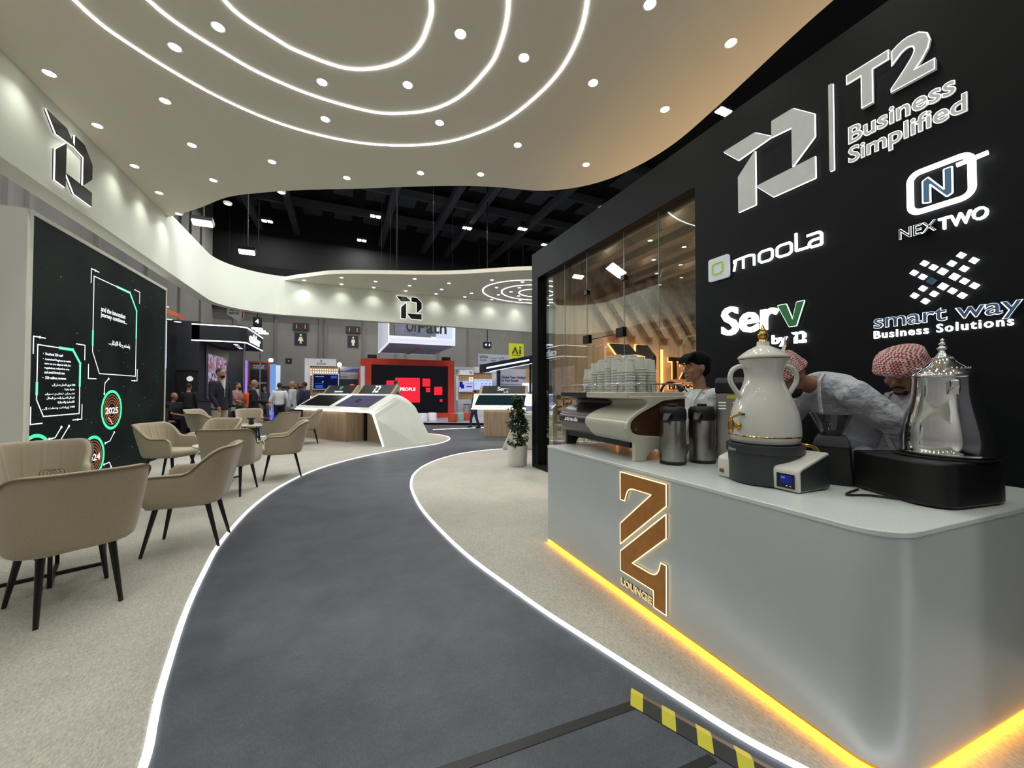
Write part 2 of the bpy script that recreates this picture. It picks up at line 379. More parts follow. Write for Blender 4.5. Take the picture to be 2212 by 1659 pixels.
ring([(-1.55, 4.24), (-1.04, 4.64), (-.66, 4.80), (-.21, 4.88), (.29, 4.87), (.60, 4.77), (.95, 4.55), (1.20, 4.23), (1.34, 3.84), (1.39, 3.49), (1.29, 2.99), (.95, 2.55), (.4, 2.3), (-.4, 2.3), (-1.2, 2.7), (-1.65, 3.5)], 'middle of the three ring lights in the near canopy', 'near canopy ring lights')
ring([(-.95, 3.98), (-.59, 4.23), (-.36, 4.30), (-.02, 4.32), (.25, 4.22), (.50, 4.02), (.65, 3.78), (.70, 3.53), (.68, 3.26), (.45, 2.95), (0, 2.8), (-.55, 2.9), (-.98, 3.4)], 'innermost of the three ring lights in the near canopy', 'near canopy ring lights')
def oval(cx, cy_, rx, ry): return [(cx + rx * math.cos(2 * PI * k / 12), cy_ + ry * math.sin(2 * PI * k / 12)) for k in range(12)]
ring(oval(6.0, 11.7, 1.78, 1.48), 'outermost of the three ring lights in the rear canopy', 'rear canopy ring lights', .03)
ring(oval(6.05, 11.7, 1.18, .98), 'middle of the three ring lights in the rear canopy', 'rear canopy ring lights', .03)
ring(oval(6.1, 11.7, .62, .50), 'innermost of the three ring lights in the rear canopy', 'rear canopy ring lights', .03)

# black wall with a glazed opening
XW = 3.08
struct(MB().box(XW, 3.30, -1.5, 2.63, 0, 3.75).build('wall_right', m_black), 'matt black wall behind the bar carrying the lit logos', 'wall')
fr = MB().box(XW, 3.30, 2.63, 6.08, 3.29, 3.75).box(XW, 3.30, 5.86, 6.08, 0, 3.29).box(XW, 3.30, 2.63, 5.86, 0, .07).build('wall_right_frame', m_black)
struct(fr, 'black frame with deep header round the meeting room glass', 'wall')
m_glass = bpy.data.materials.new('clear_glass'); m_glass.use_nodes = True
g = m_glass.node_tree; g.nodes.clear()
gl = g.nodes.new('ShaderNodeBsdfGlossy'); gl.inputs['Roughness'].default_value = 0.0; gl.inputs['Color'].default_value = (.9, .95, .93, 1)
tr = g.nodes.new('ShaderNodeBsdfTransparent'); tr.inputs['Color'].default_value = (.90, .93, .91, 1)
fn = g.nodes.new('ShaderNodeFresnel'); ge = g.nodes.new('ShaderNodeNewGeometry'); io = g.nodes.new('ShaderNodeMix'); io.inputs[2].default_value = 1.45; io.inputs[3].default_value = 1 / 1.45
g.links.new(ge.outputs['Backfacing'], io.inputs[0]); g.links.new(io.outputs[0], fn.inputs['IOR'])
ad = g.nodes.new('ShaderNodeMath'); ad.operation = 'MULTIPLY_ADD'; ad.inputs[1].default_value = 1.3; ad.inputs[2].default_value = .02
mx = g.nodes.new('ShaderNodeMixShader'); ou = g.nodes.new('ShaderNodeOutputMaterial')
g.links.new(fn.outputs[0], ad.inputs[0]); g.links.new(ad.outputs[0], mx.inputs[0]); g.links.new(tr.outputs[0], mx.inputs[1]); g.links.new(gl.outputs[0], mx.inputs[2]); g.links.new(mx.outputs[0], ou.inputs[0])
win = thing('window_1', 'tall frameless glass partition of the wood lined meeting room', 'window', (XW + .09, 2.63, .07)); win['kind'] = 'structure'
edges = [0, .55, 1.12, 1.90, 2.49, 3.23]
for a, b in zip(edges[:-1], edges[1:]):
    MB().box(-.005, .005, a + .004, b - .004, 0, 3.22).build('pane', m_glass, win)
m_seam = M('glass_edge', (150, 165, 158), .2)
for e in edges[1:-1]: MB().box(-.004, .004, e - .0035, e + .0035, 0, 3.22).build('seam', m_seam, win)
for y in (1.18, 1.90): MB().box(-.03, .03, y - .07, y + .07, 1.93, 2.05).build('hinge', m_blackmetal, win, bevel=.006)
for y in (1.12, 1.90): MB().box(-.03, .03, y - .04, y + .04, 2.62, 2.69).build('clamp', m_blackmetal, win, bevel=.006)
MB().tube([(0, 1.14, 1.98), (0, 1.90, 1.98)], .006, 6).build('transom_line', m_blackmetal, win)

# meeting room behind the glass
YE = 5.64
rw_ = MB().box(3.30, 6.6, YE, YE + .08, 0, 3.75).build('wall_meeting_room_end', m_wood); struct(rw_, 'oak panelled end wall of the meeting room carrying the backlit sign', 'wall')
struct(MB().box(6.5, 6.6, .5, YE, 0, 3.75).build('wall_meeting_room_back', m_wood), 'oak panelled back wall of the meeting room', 'wall')
struct(MB().box(3.3, 6.6, .5, .6, 0, 3.75).build('wall_meeting_room_near', m_wood), 'plain near wall of the meeting room', 'wall')
struct(MB().box(3.12, 6.6, .5, YE + .08, 3.66, 3.75).build('ceiling_meeting_room', m_wood), 'dark oak ceiling of the meeting room above the slats', 'ceiling')
for i in range(8):
    x = 3.42 + i * .40
    mb = MB().box(x, x + .17, .62, YE, 3.44, 3.66)
    # the slat folds and runs down the end wall on a slant
    x2 = x + 1.05
    mb.plate([(x, 3.66), (x + .17, 3.66), (x2 + .17, 2.35), (x2, 2.35)], (0, YE, 0), (1, 0, 0), (0, 0, 1), .09)
    struct(mb.build('trim_%d' % (2 + i), m_woodx), 'oak slat on the meeting room ceiling, %s from the glass' % ['first', 'second', 'third', 'fourth', 'fifth', 'sixth', 'seventh', 'eighth'][i], 'slat')
m_tile = M('pale_oak_block', (196, 172, 146), .6)
mb = MB()
for ix in range(24):
    for iz in range(9):
        x = 3.32 + ix * .135; z = .12 + iz * .135; yy = YE - .002
        if (ix + iz) % 2: mb.add([(x, yy, z), (x + .125, yy, z), (x + .125, yy, z + .125), (x, yy, z + .125), (x, yy - .05, z + .02), (x + .06, yy - .05, z + .02), (x + .06, yy - .05, z + .12), (x, yy - .05, z + .12)], [(0, 1, 5, 4), (1, 2, 6, 5), (2, 3, 7, 6), (3, 0, 4, 7), (4, 5, 6, 7)])
        else: mb.box(x + .01, x + .115, yy - .045, yy, z + .07, z + .12).box(x + .07, x + .115, yy - .03, yy, z + .0, z + .07)
tag(mb.build('block_panel', m_tile), 'relief panel of pale wooden blocks low on the meeting room end wall', 'wall panel')
for k, (x, y) in enumerate([(3.72, 4.9), (3.72, 3.6), (4.5, 4.9), (4.5, 3.8), (4.5, 2.8), (5.3, 4.8), (5.3, 3.9), (5.3, 3.0), (6.1, 4.8), (6.1, 3.9)]):
    o = dup(dl, (x, y, 3.655), None, 'small downlight between the oak slats of the meeting room', 'meeting room downlights')
    spot('downlight_lamp', (x, y, 3.43), 46, 115, .8, (1, .93, .84), .04)

# the exhibition hall round the stand
struct(MB().box(-8.7, -8.5, -18, 34, 0, 14.8).build('wall_left', m_hallwall), 'tall grey concrete wall of the hall beyond the video wall', 'wall')
struct(MB().box(-8.7, 30, 34, 34.3, 0, 7.4).build('wall_back', m_hallwall), 'grey concrete back wall of the hall behind the booths', 'wall')
struct(MB().box(-8.5, 30, 33.6, 33.9, 7.4, 14.8).build('wall_back_upper', m_hallblack), 'black upper part of the hall back wall', 'wall')
struct(MB().box(-8.7, 26, -18.2, -18, 0, 14.8).build('wall_front', M('hall_dark', (52, 52, 55), .9)), 'dark hall wall behind the viewer', 'wall')
struct(MB().box(26, 26.2, -18, 34, 0, 14.8).build('wall_far_right', M('hall_dark', (52, 52, 55), .9)), 'dark hall wall far beyond the black bar wall', 'wall')
struct(MB().box(-8.7, 30, -18, 34, 14.8, 15.0).build('ceiling', m_hallblack), 'black hall ceiling far overhead', 'ceiling')
for x in (-4.6, -3.9, 3.2, 7.0, 9.3, 13): MB().box(x - .22, x + .22, -2, 34, 13.2, 13.7)
bi = 30
for x in (-5.6, -3.2, 2.9, 6.4, 8.4, 12.5):
    mb = MB().box(x - .2, x + .2, 6, 33.5, 13.3, 13.7)
    struct(mb.build('trim_%d' % bi, m_truss), 'dark roof beam running the length of the hall', 'beam')['group'] = 'roof beams along the hall'; bi += 1
for y in (17, 21, 25, 29):
    mb = MB().box(-8.4, 28, y - .12, y + .12, 13.7, 14.2)
    for x in range(-8, 28, 2): mb.box(x - .6, x + .6, y + .3, y + 2.6, 14.3, 14.4)
    struct(mb.build('trim_%d' % bi, m_truss), 'dark roof beam running across the hall', 'beam')['group'] = 'roof beams across the hall'; bi += 1
# panel joints and pipes on the hall walls
mb = MB()
for x in (-7.2, -4.6, -1.6, -1.2, 1.62, 4.2, 5.0, 7.8, 10.6): mb.box(x - .09, x + .09, 33.9, 34.0, 1.9, 7.4)
struct(mb.build('trim_50', M('hall_post', (112, 112, 110), .8)), 'grey steel posts on the hall back wall', 'post')
mb = MB()
for y in (12.5, 15.2, 16.0, 19.5, 23.5, 27.5, 31): mb.box(-8.5, -8.38, y - .1, y + .1, 0, 12)
struct(mb.build('trim_51', M('hall_post2', (128, 127, 124), .8)), 'grey steel posts on the hall side wall', 'post')
struct(MB().box(-8.5, 30, 33.7, 34, 1.7, 1.95).build('trim_52', M('hall_rail', (120, 120, 118), .8)), 'grey rail along the foot of the hall back wall', 'rail')
# hall lamps
m_bay = LED('high_bay', (255, 252, 240), 20.0)
def hall_lamp(x, y, z, r, label, group, w_=0):
    t = thing('hall_lamp', label, 'light', (x, y, z), 0, group)
    for s_ in (-1, 1): MB().box(s_ * r * 1.1 - r * .8, s_ * r * 1.1 + r * .8, -r, r, -.04, 0).build('lens', m_bay, t)
    MB().box(-r * 2.2, r * 2.2, -r * 1.2, r * 1.2, 0, .18).build('housing', m_truss, t); MB().box(-.02, .02, -.02, .02, .18, 14.8 - z).build('rod', m_hallblack, t)
    if w_: area('hall_and_fill_light', (x, y, z - .08), w_, r * 3, r * 2, (0, 0, 0), (1, .98, .92))
for x, y in [(2.0, 27.2), (-4.8, 31), (1.35, 32), (8.2, 26.5), (14.9, 27), (15.3, 20), (11.9, 25), (5.2, 18.5), (14.6, 11.0)]:
    hall_lamp(x, y, 13.1, .16, 'twin square lamp hanging from the black hall roof', 'hall roof lamps', 330)
for x, y in [(1.5, 9.8), (-1.2, 10.4), (4.6, 8.2), (6.5, 4.0), (9, 11), (-6, 12), (-6, 4), (5, 14.5), (0, 15.5)]: area('hall_and_fill_light', (x, y, 13.0), 230, .5, .4, (0, 0, 0), (1, .98, .94))   # unseen hall roof lights, added above the frame to brighten the open zone
for x in (-5, 1, 7, 13):
    for y in (-6, -11): area('hall_and_fill_light', (x, y, 13.0), 680, .5, .4, (0, 0, 0), (1, .98, .94))   # unseen fill lights added behind the viewer for surfaces facing the camera
m_flood = LED('flood_lens', (255, 255, 255), 26.0)
for (x, y, z, lab) in [(-4.35, 16.03, 7.0, 'bright floodlight on the black truss, left one'), (-3.65, 19.0, 7.1, 'bright floodlight on the black truss, right one')]:
    t = thing('floodlight', lab, 'light', (x, y, z), 0, 'floodlights over the fascia corner')
    MB().obox((0, 0, 0), (1, 0, 0), (0, .9, -.43), (0, .43, .9), .27, .11, .02).build('lens', m_flood, t)
    MB().obox((0, .05, .1), (1, 0, 0), (0, .9, -.43), (0, .43, .9), .30, .14, .08).build('housing', m_blackmetal, t)
    MB().tube([(0, .1, .1), (0, .1, 14.8 - z)], .03, 6).build('bracket', m_blackmetal, t)
area('flood_light', (-4.4, 13.2, 6.5), 160, .8, .4, (math.radians(-30), math.radians(-25), 0), (.86, .92, 1))
spot('flood_light', (-1.5, 8.7, 5.6), 200, 80, .7, (.88, .93, 1), .2, (-2.9, 12.3, 4.3))
# black truss outside the fascia corner
tr_ = thing('black_truss', 'black draped truss above the fascia corner', 'truss', (-5.3, 10.0, 6.0))
MB().box(-.2, .2, 0, 8.5, 0, .6).build('drape', m_hallblack, tr_)
MB().box(-.2, 8, 8.3, 8.6, -.3, .4).build('beam', m_hallblack, tr_)
for x, y in ((0, .3), (0, 8.2), (7.6, 8.45)): MB().box(x - .03, x + .03, y - .03, y + .03, .3, 8.8).build('hanger', m_hallblack, tr_)
# ================================================================ LOGO SIGNS ON THE BLACK WALL
U = (0, -1, 0); V = (0, 0, 1)
m_silver = M('brushed_silver', (196, 198, 194), .45, noise=(8, .08), emit=.16, erg=(220, 225, 220))
m_halo = LED('halo_led', (255, 255, 252), 2.6); m_lit = LED('lit_white', (252, 254, 255), 2.6)
m_blueface = M('steel_blue_face', (88, 128, 165), .5, emit=.10); m_greenface = M('green_face', (60, 128, 78), .5, emit=.12)
m_navyface = M('slate_blue_face', (70, 98, 132), .5, emit=.10)
def T(parent, name, body, y0, z0, y1, z1, mat, bold=.01, depth=.02, lift=0, outline=0, shear=0, spacing=1.0):
    """lettering between wall coordinates (y0 left, z0 bottom) and (y1 right, z1 top)"""
    p = parent.location
    return text(name, body, (0 - 0, y0 - p.y, z0 - p.z), U, V, y0 - y1, z1 - z0, mat, parent, bold, depth, outline, shear, 3, lift, spacing)
def pp(mb, poly, parent, t):
    p = parent.location; return mb.plate([(-(y - p.y), z - p.z) for y, z in poly], (0, 0, 0), U, V, t)
def ol(mb, poly, parent, r, lift=.01, closed=True):
    p = parent.location; pts = [(-lift, y - p.y, z - p.z) for y, z in poly]
    for i in range(len(pts) if closed else len(pts) - 1): mb.tube([pts[i], pts[(i + 1) % len(pts)]], r, 5)
    return mb
def wall_sign(name, label, y, z): return thing(name, label, 'sign', (XW - .004, y, z))
# the large stand logo
t = wall_sign('logo_sign', 'largest silver folded emblem with thin bar and lettering, top of the black wall', 2.30, 2.84)
emblem_sign('', '', (0, 0, 0), U, V, .705, .595, m_silver, m_halo, .03, .0055, parent=t)
pp(MB(), [(1.505, 2.84), (1.485, 2.84), (1.485, 3.435), (1.505, 3.435)], t, .03).build('divider', m_silver, t); ol(MB(), [(1.505, 2.84), (1.485, 2.84), (1.485, 3.435), (1.505, 3.435)], t, .004).build('divider_edge', m_halo, t)
for body, b in (('T', (1.407, 3.153, 1.187, 3.43)), ('2', (1.183, 3.152, .988, 3.435))):
    T(t, 'letter', body, *b, m_silver, .035, .022); T(t, 'letter_edge', body, *b, m_halo, .035, outline=.004, lift=.016)
for body, b in (('Business', (1.404, 2.965, .914, 3.08)), ('Simplified', (1.406, 2.805, .874, 2.945))):
    T(t, 'lettering', body, *b, m_silver, .024, .012); T(t, 'lettering_edge', body, *b, m_halo, .024, outline=.0017, lift=.0105)
# bordered N sign
t = wall_sign('logo_sign', 'glowing white rounded frame round a blue letter N, word beneath', 1.16, 2.23)
def rrect(y0, z0, y1, z1, r, n=6):
    o = []
    for cy_, cz, a0 in ((y1 + r, z0 + r, -90), (y1 + r, z1 - r, 0), (y0 - r, z1 - r, 90), (y0 - r, z0 + r, 180)):
        for k in range(n + 1):
            a = math.radians(a0 + 90 * k / n); o.append((cy_ - r * math.cos(a), cz + r * math.sin(a)))
    return o
p = t.location
fr_ = rrect(1.105, 2.372, .862, 2.603, .045)
mb = MB(); A = [(-.015, y - p.y, z - p.z) for y, z in fr_]; mb.tube(A, .0165, 8, True); mb.build('lit_frame', m_lit, t, smooth=60)
MB().tube([(-.035, .91 - p.y, 2.555 - p.z), (-.035, .80 - p.y, 2.562 - p.z)], .013, 8).build('lit_bar', m_lit, t, smooth=60)
Np = [(1.051, 2.415), (1.051, 2.54), (1.028, 2.553), (.965, 2.452), (.965, 2.565), (.933, 2.565), (.933, 2.42), (.955, 2.408), (1.020, 2.508), (1.020, 2.405)]
pp(MB(), Np, t, .02).build('letter', m_blueface, t); ol(MB(), Np, t, .0038, .018).build('letter_edge', m_lit, t)
T(t, 'lettering', 'NEX', 1.158, 2.238, .995, 2.302, M('dark_letter', (30, 34, 48), .4), .0, .02); T(t, 'lettering_edge', 'NEX', 1.158, 2.238, .995, 2.302, m_lit, 0, outline=.0022, lift=.016)
T(t, 'lettering', 'TWO', .992, 2.232, .809, 2.300, m_lit, .014, .02)
# square badge sign
t = wall_sign('logo_sign', 'white square badge with green outline shape beside a lit white word', 2.47, 2.32)
pp(MB(), rrect(2.47, 2.322, 2.268, 2.524, .02), t, .02).build('badge', M('badge_white', (214, 216, 226), .5, emit=.25), t)
m_lime = M('lime_line', (150, 190, 60), .5, emit=.35)
ol(MB(), [(2.425, 2.39), (2.425, 2.455), (2.405, 2.47), (2.33, 2.47), (2.325, 2.455), (2.325, 2.39), (2.345, 2.375), (2.41, 2.375)], t, .0085, .022).build('badge_mark', m_lime, t)
def stroke(letters, y0, z0, wy, h, r):
    mb = MB()
    for polyl in letters: ol(mb, [(y0 - a * wy, z0 + b * h) for a, b in polyl], t, r, .012, False)
    return mb
ML = [[(0, 0), (.03, .85), (.20, .9), (.27, .8), (.27, 0)], [(.13, .88), (.13, .0)], [(.01, .9), (.01, .6)],
      [(.33, .2), (.33, .7), (.36, .85), (.47, .85), (.49, .7), (.49, .2), (.46, .05), (.36, .05), (.33, .2)],
      [(.54, .2), (.54, .7), (.57, .85), (.68, .85), (.70, .7), (.70, .2), (.67, .05), (.57, .05), (.54, .2)],
      [(.75, 1.35), (.75, .1), (.87, .1)], [(.86, .9), (.98, .9), (1, .75), (1, .05), (.90, .05), (.88, .2), (.88, .35), (.91, .48), (1, .48)]]
stroke(ML, 2.226, 2.355, .66, .105, .0105).build('lettering', m_lit, t)
# Serv sign
t = wall_sign('logo_sign', 'lit white word whose last letter is green, small line beneath', 2.34, 1.68)
T(t, 'lettering', 'Ser', 2.340, 1.812, 1.862, 2.058, m_lit, .018, .03)
vp = [(1.862, 1.985), (1.800, 1.985), (1.757, 1.86), (1.728, 1.985), (1.676, 1.985), (1.732, 1.812), (1.782, 1.812)]
pp(MB(), vp, t, .025).build('letter', m_greenface, t); ol(MB(), vp, t, .0045, .02).build('letter_edge', m_lit, t)
T(t, 'lettering', 'by', 1.915, 1.672, 1.803, 1.765, m_lit, .012, .02)
polys(MB(), EMB, (0, 1.772 - t.location.y, 1.683 - t.location.z), U, V, .096, .085, .02).build('emblem', m_lit, t)
# woven cross sign
t = wall_sign('logo_sign', 'glowing woven cross of tiles above slate blue lettering', 1.29, 1.66)
mb = MB(); tiles = []
def tile(a, b, s_=.034): return [(.98 - (a - s_ / 2 * 0), 0)]
c0 = (.98, 1.957); k = .0145
def arrow(dx, dy, blue=None):
    # chevron of five tiles pointing away from the centre, on the 45 degree lattice
    L_ = [(2.0, 0), (3.6, 1.6), (5.2, 3.2), (3.6, -1.6), (5.2, -3.2)]
    out = []
    for a, b in L_:
        # rotate so that the chevron points along (dx, dy)
        out.append((a * dx - b * dy, a * dy + b * dx))
    return out
Q = []
for dx, dy in ((0, 1), (1, 0), (0, -1), (-1, 0)):
    for j, (a, b) in enumerate(arrow(dx, dy)):
        Q.append((c0[0] - a * k * 1.55, c0[1] + b * k * 1.45, dx == -1 and j == 0, abs(a) + abs(b)))
for blue in (False, True):
    mb = MB()
    for y, z, bl, far_ in Q:
        if bl != blue: continue
        h = .021 if far_ < 3 else .018
        pp(mb, [(y - h, z), (y, z + h), (y + h, z), (y, z - h)], t, .02)
    mb.build('tile_blue' if blue else 'tiles', m_navyface if blue else m_lit, t)
T(t, 'lettering', 'smart way', 1.289, 1.695, .705, 1.80, m_navyface, .012, .012); T(t, 'lettering_edge', 'smart way', 1.289, 1.695, .705, 1.80, m_lit, .012, outline=.0022, lift=.008)
T(t, 'lettering', 'Business Solutions', 1.289, 1.66, .737, 1.708, m_lit, .012, .012, spacing=1.2)
# backlit sign inside the meeting room
m_amber = LED('amber_led', (255, 170, 95), 3.0); m_bronze = M('dark_bronze_face', (24, 20, 18), .35)
t = thing('logo_sign', 'black folded emblem and letters edged in orange light inside the meeting room', 'sign', (4.32, YE - .14, 1.62))
ux, uv = (1, 0, 0), (0, 0, 1)
polys(MB(), EMB, (0, .02, -.32), ux, uv, 1.05, .88, .05).build('emblem', m_bronze, t); edge_tubes(MB(), EMB, (0, .05, -.32), ux, uv, 1.05, .88, .016).build('emblem_glow', m_amber, t)
text('letter', 'T', (1.40, .02, -.06), ux, uv, .27, .42, m_bronze, t, .02, .05); text('letter_glow', 'T', (1.40, .05, -.06), ux, uv, .27, .42, m_amber, t, .02, outline=.014)
text('letter', '2', (1.70, .02, -.06), ux, uv, .25, .43, m_bronze, t, .02, .05); text('letter_glow', '2', (1.70, .05, -.06), ux, uv, .25, .43, m_amber, t, .02, outline=.014)
MB().box(1.22, 1.25, 0, .05, -.32, .50).build('divider_glow', m_amber, t)
text('lettering', 'Business', (1.40, .02, -.26), ux, uv, .78, .13, m_bronze, t, .0, .03); text('lettering_glow', 'Business', (1.40, .05, -.26), ux, uv, .78, .13, m_amber, t, 0, outline=.010)
text('lettering', 'Simplified', (1.40, .02, -.46), ux, uv, .84, .15, m_bronze, t, .0, .03); text('lettering_glow', 'Simplified', (1.40, .05, -.46), ux, uv, .84, .15, m_amber, t, 0, outline=.010)
area('sign_glow', (5.1, YE - .12, 1.7), 3, 1.6, .7, (math.radians(90), 0, 0), (1, .55, .22))

# ================================================================ BAR COUNTER
CT = .855
m_counter = M('satin_grey_laminate', (204, 210, 211), .32, .15, noise=(3, .03)); m_ctop = M('counter_stone', (220, 226, 224), .22, noise=(260, .09), coat=.2)
ctr = thing('bar_counter', 'long satin grey bar counter with orange glow along its foot', 'counter', (1.66, 2.97, 0))
def cpoly(g=0):
    o = [(1.66 - g, 2.97 + g)]
    for k in range(9):
        a = math.radians(180 + 90 * k / 8); o.append((1.80 + (.14 + g) * math.cos(a), .785 + (.14 + g) * math.sin(a)))
    return o + [(3.06, .575 - g), (3.06, .90), (2.46, .90), (2.46, 1.60), (2.62, 1.60), (2.62, 1.93), (2.36, 1.93), (2.36, 2.97 + g)]
rel = lambda P: [(x - 1.66, y - 2.97) for x, y in P]
MB().prism(rel(cpoly()), .05, CT - .022).build('body', m_counter, ctr, smooth=30)
MB().prism(rel(cpoly(.004)), CT - .022, CT).build('worktop', m_ctop, ctr, bevel=.004)
MB().prism(rel([(1.72, 2.93), (1.72, .80), (1.80, .70), (3.0, .62), (3.0, .86), (2.32, .86), (2.32, 2.93)]), .007, .05).build('plinth', m_blackmetal, ctr)
m_glow = LED('orange_strip', (255, 166, 30), 11.0)
gp = [(p[0] + .004, p[1]) for p in cpoly()[:10]] + [(3.0, .58)]
ribbon(MB(), rel(gp), .012, .012, .034).build('light_strip', m_glow, ctr)
# LOUNGE sign on the counter front
m_cop = M('copper_veneer', (166, 112, 52), .55, noise=(14, .18), emit=.05, erg=(190, 120, 50)); m_cedge = LED('warm_edge', (255, 226, 165), 2.4)
t = thing('lounge_sign', 'copper double Z emblem with LOUNGE lettering on the counter front', 'sign', (1.658, 2.0, .09))
Z1 = [(1.995, .811), (1.611, .813), (1.611, .694), (1.997, .349), (1.997, .480), (1.724, .729), (1.880, .726), (1.905, .720), (1.925, .705), (1.938, .68), (1.954, .634), (1.995, .634)]
Z2 = [(1.614, .648), (1.614, .516), (1.887, .270), (1.735, .272), (1.705, .278), (1.685, .292), (1.668, .32), (1.655, .365), (1.614, .365), (1.616, .092), (1.711, .092), (1.711, .184), (1.997, .181), (1.997, .304)]
for q in (Z1, Z2):
    pp(MB(), q, t, .012).build('letter', m_cop, t); ol(MB(), q, t, .0032, .011).build('letter_edge', m_cedge, t)
T(t, 'lettering', 'LOUNGE', 1.993, .095, 1.728, .137, M('lounge_face', (92, 58, 26), .5), .015, .01); T(t, 'lettering_edge', 'LOUNGE', 1.993, .095, 1.728, .137, m_cedge, .015, outline=.0009, lift=.0095)

# ---------------------------------------------------------------- espresso machine
m_cream = M('cream_enamel', (205, 203, 186), .28, coat=.4); m_esp = M('dark_brown_enamel', (40, 32, 32), .3, coat=.3); m_walnut = M('walnut_panel', (74, 46, 26), .4, wood=('X', 3))
m_chrome = M('chrome', (225, 226, 228), .06, 1.0); m_steel = M('brushed_steel', (160, 158, 154), .28, 1.0, noise=(20, .08)); m_blackpl = M('black_plastic', (16, 16, 17), .4)
em = thing('espresso_machine', 'two tone cream and dark brown espresso machine with cup rail', 'coffee machine', (1.752, 2.05, CT), math.radians(-3.2))
def prof(x0=0):   # belly profile, (depth, height) up the customer side
    return [(.055, .125), (.03, .150), (.008, .185), (-.012, .222), (-.008, .262), (.012, .292), (.055, .325), (.10, .348), (.140, .366), (.155, .385), (.145, .405), (.11, .418)]
def body(y0, y1, name, mat, curve):
    P = smooth_path([(a, 0, b) for a, b in prof()], 4); rows = []
    for side in (0, 1):
        pass
    n = len(P); L_ = []; R_ = []
    for i, q in enumerate(P):
        s_ = (q.x - .0) * .75 if curve else 0      # the colour seam follows the belly
        ya = y0 - (s_ if curve == 'lo' else 0); yb = y1 - (s_ if curve == 'hi' else 0)
        L_.append((q.x, ya, q.z)); R_.append((q.x, yb, q.z))
    back = [(.52, .42), (.52, .125)]
    for bx, bz in back: L_.append((bx, L_[0][1], bz)); R_.append((bx, R_[0][1], bz))
    mb = MB(); mb.loft([L_, R_]); return mb.build(name, mat, em, smooth=35)
body(.02, .50, 'body', m_cream, 'hi'); body(.50, .93, 'body_dark', m_esp, 'lo')
em.children[-1]['label'] = 'dark brown half of the body'
MB().prism([(0, 0), (.50, 0), (.50, .515), (0, .515)], .424, .470).build('cup_tray', m_cream, em, bevel=.008)
q = MB().prism([(0, .515), (.50, .515), (.50, .95), (0, .95)], .424, .470).build('cup_tray_dark', m_esp, em, bevel=.008); q['label'] = 'dark brown half of the cup tray'
# end frame of the near side: S shaped cream casting with leg
ends = [(.052, 0), (.145, 0), (.160, .035), (.185, .062), (.225, .078), (.50, .082), (.50, .140), (.10, .175), (.06, .183), (.03, .20), (.018, .228), (.022, .262), (.05, .292), (.10, .322), (.29, .405), (.50, .425), (.50, .44), (.02, .44), (.02, .424), (.11, .420), (.15, .404), (.158, .386), (.14, .366), (.10, .348), (.055, .325), (.012, .294), (-.010, .262), (-.015, .222), (.008, .182), (.03, .150), (.052, .128)]
MB().plate(ends, (0, .0, 0), (1, 0, 0), (0, 0, 1), .035).xf(Matrix.Translation((0, .02, 0))).build('end_frame', m_cream, em, bevel=.005)
q = MB().plate(ends, (0, .0, 0), (1, 0, 0), (0, 0, 1), .03).xf(Matrix.Translation((0, .955, 0))).build('end_frame_dark', m_esp, em, bevel=.005); q['label'] = 'dark brown end frame'
MB().plate([(.03, .20), (.022, .24), (.05, .288), (.29, .400), (.50, .42), (.50, .14), (.10, .178), (.06, .185)], (0, .012, 0), (1, 0, 0), (0, 0, 1), .012).build('side_panel', m_walnut, em)
MB().lathe([(.0, 0), (.010, 0), (.010, .006), (0, .006)], 12).xf(Matrix.Translation((.065, .0, .215)) @ Matrix.Rotation(PI / 2, 4, 'X')).build('screw', m_steel, em)
MB().box(.06, .50, .05, .92, .085, .125).build('base_pan', m_blackpl, em)
rail = [(.50, .945, .525), (.02, .945, .525), (.0, .925, .525), (.0, .02, .525), (.02, .0, .525), (.46, .0, .525), (.52, .0, .472)]
mb = MB().tube(smooth_path(rail, 1), .006, 8)
for x, y in ((0, .1), (0, .5), (0, .88), (.2, 0), (.4, 0)): mb.tube([(x, y, .47), (x, y, .525)], .004, 6)
mb.build('cup_rail', m_chrome, em, smooth=50)
for y in (.25, .65): MB().tube([(.45, y, .20), (.56, y, .19), (.60, y, .19)], .018, 8).build('group_head', m_chrome, em, smooth=50)
MB().tube(smooth_path([(.33, .06, .44), (.35, .05, .51), (.41, .05, .538), (.48, .05, .518), (.51, .05, .47)], 5), .009, 8).build('lever', M('dark_wood', (60, 36, 22), .4), em, smooth=50)
MB().ball((.515, .05, .455 + .04), .026).build('lever_knob', M('walnut_knob', (70, 44, 28), .4), em, smooth=80)
R3 = Matrix.Rotation(-PI / 2, 3, 'Z')
text('lettering', 'strada', (-.0165, .84, .225), (0, -1, 0), (0, 0, 1), .22, .035, M('script_silver', (225, 225, 228), .3, emit=.3), em, .01, .002, shear=.4, lift=.0)
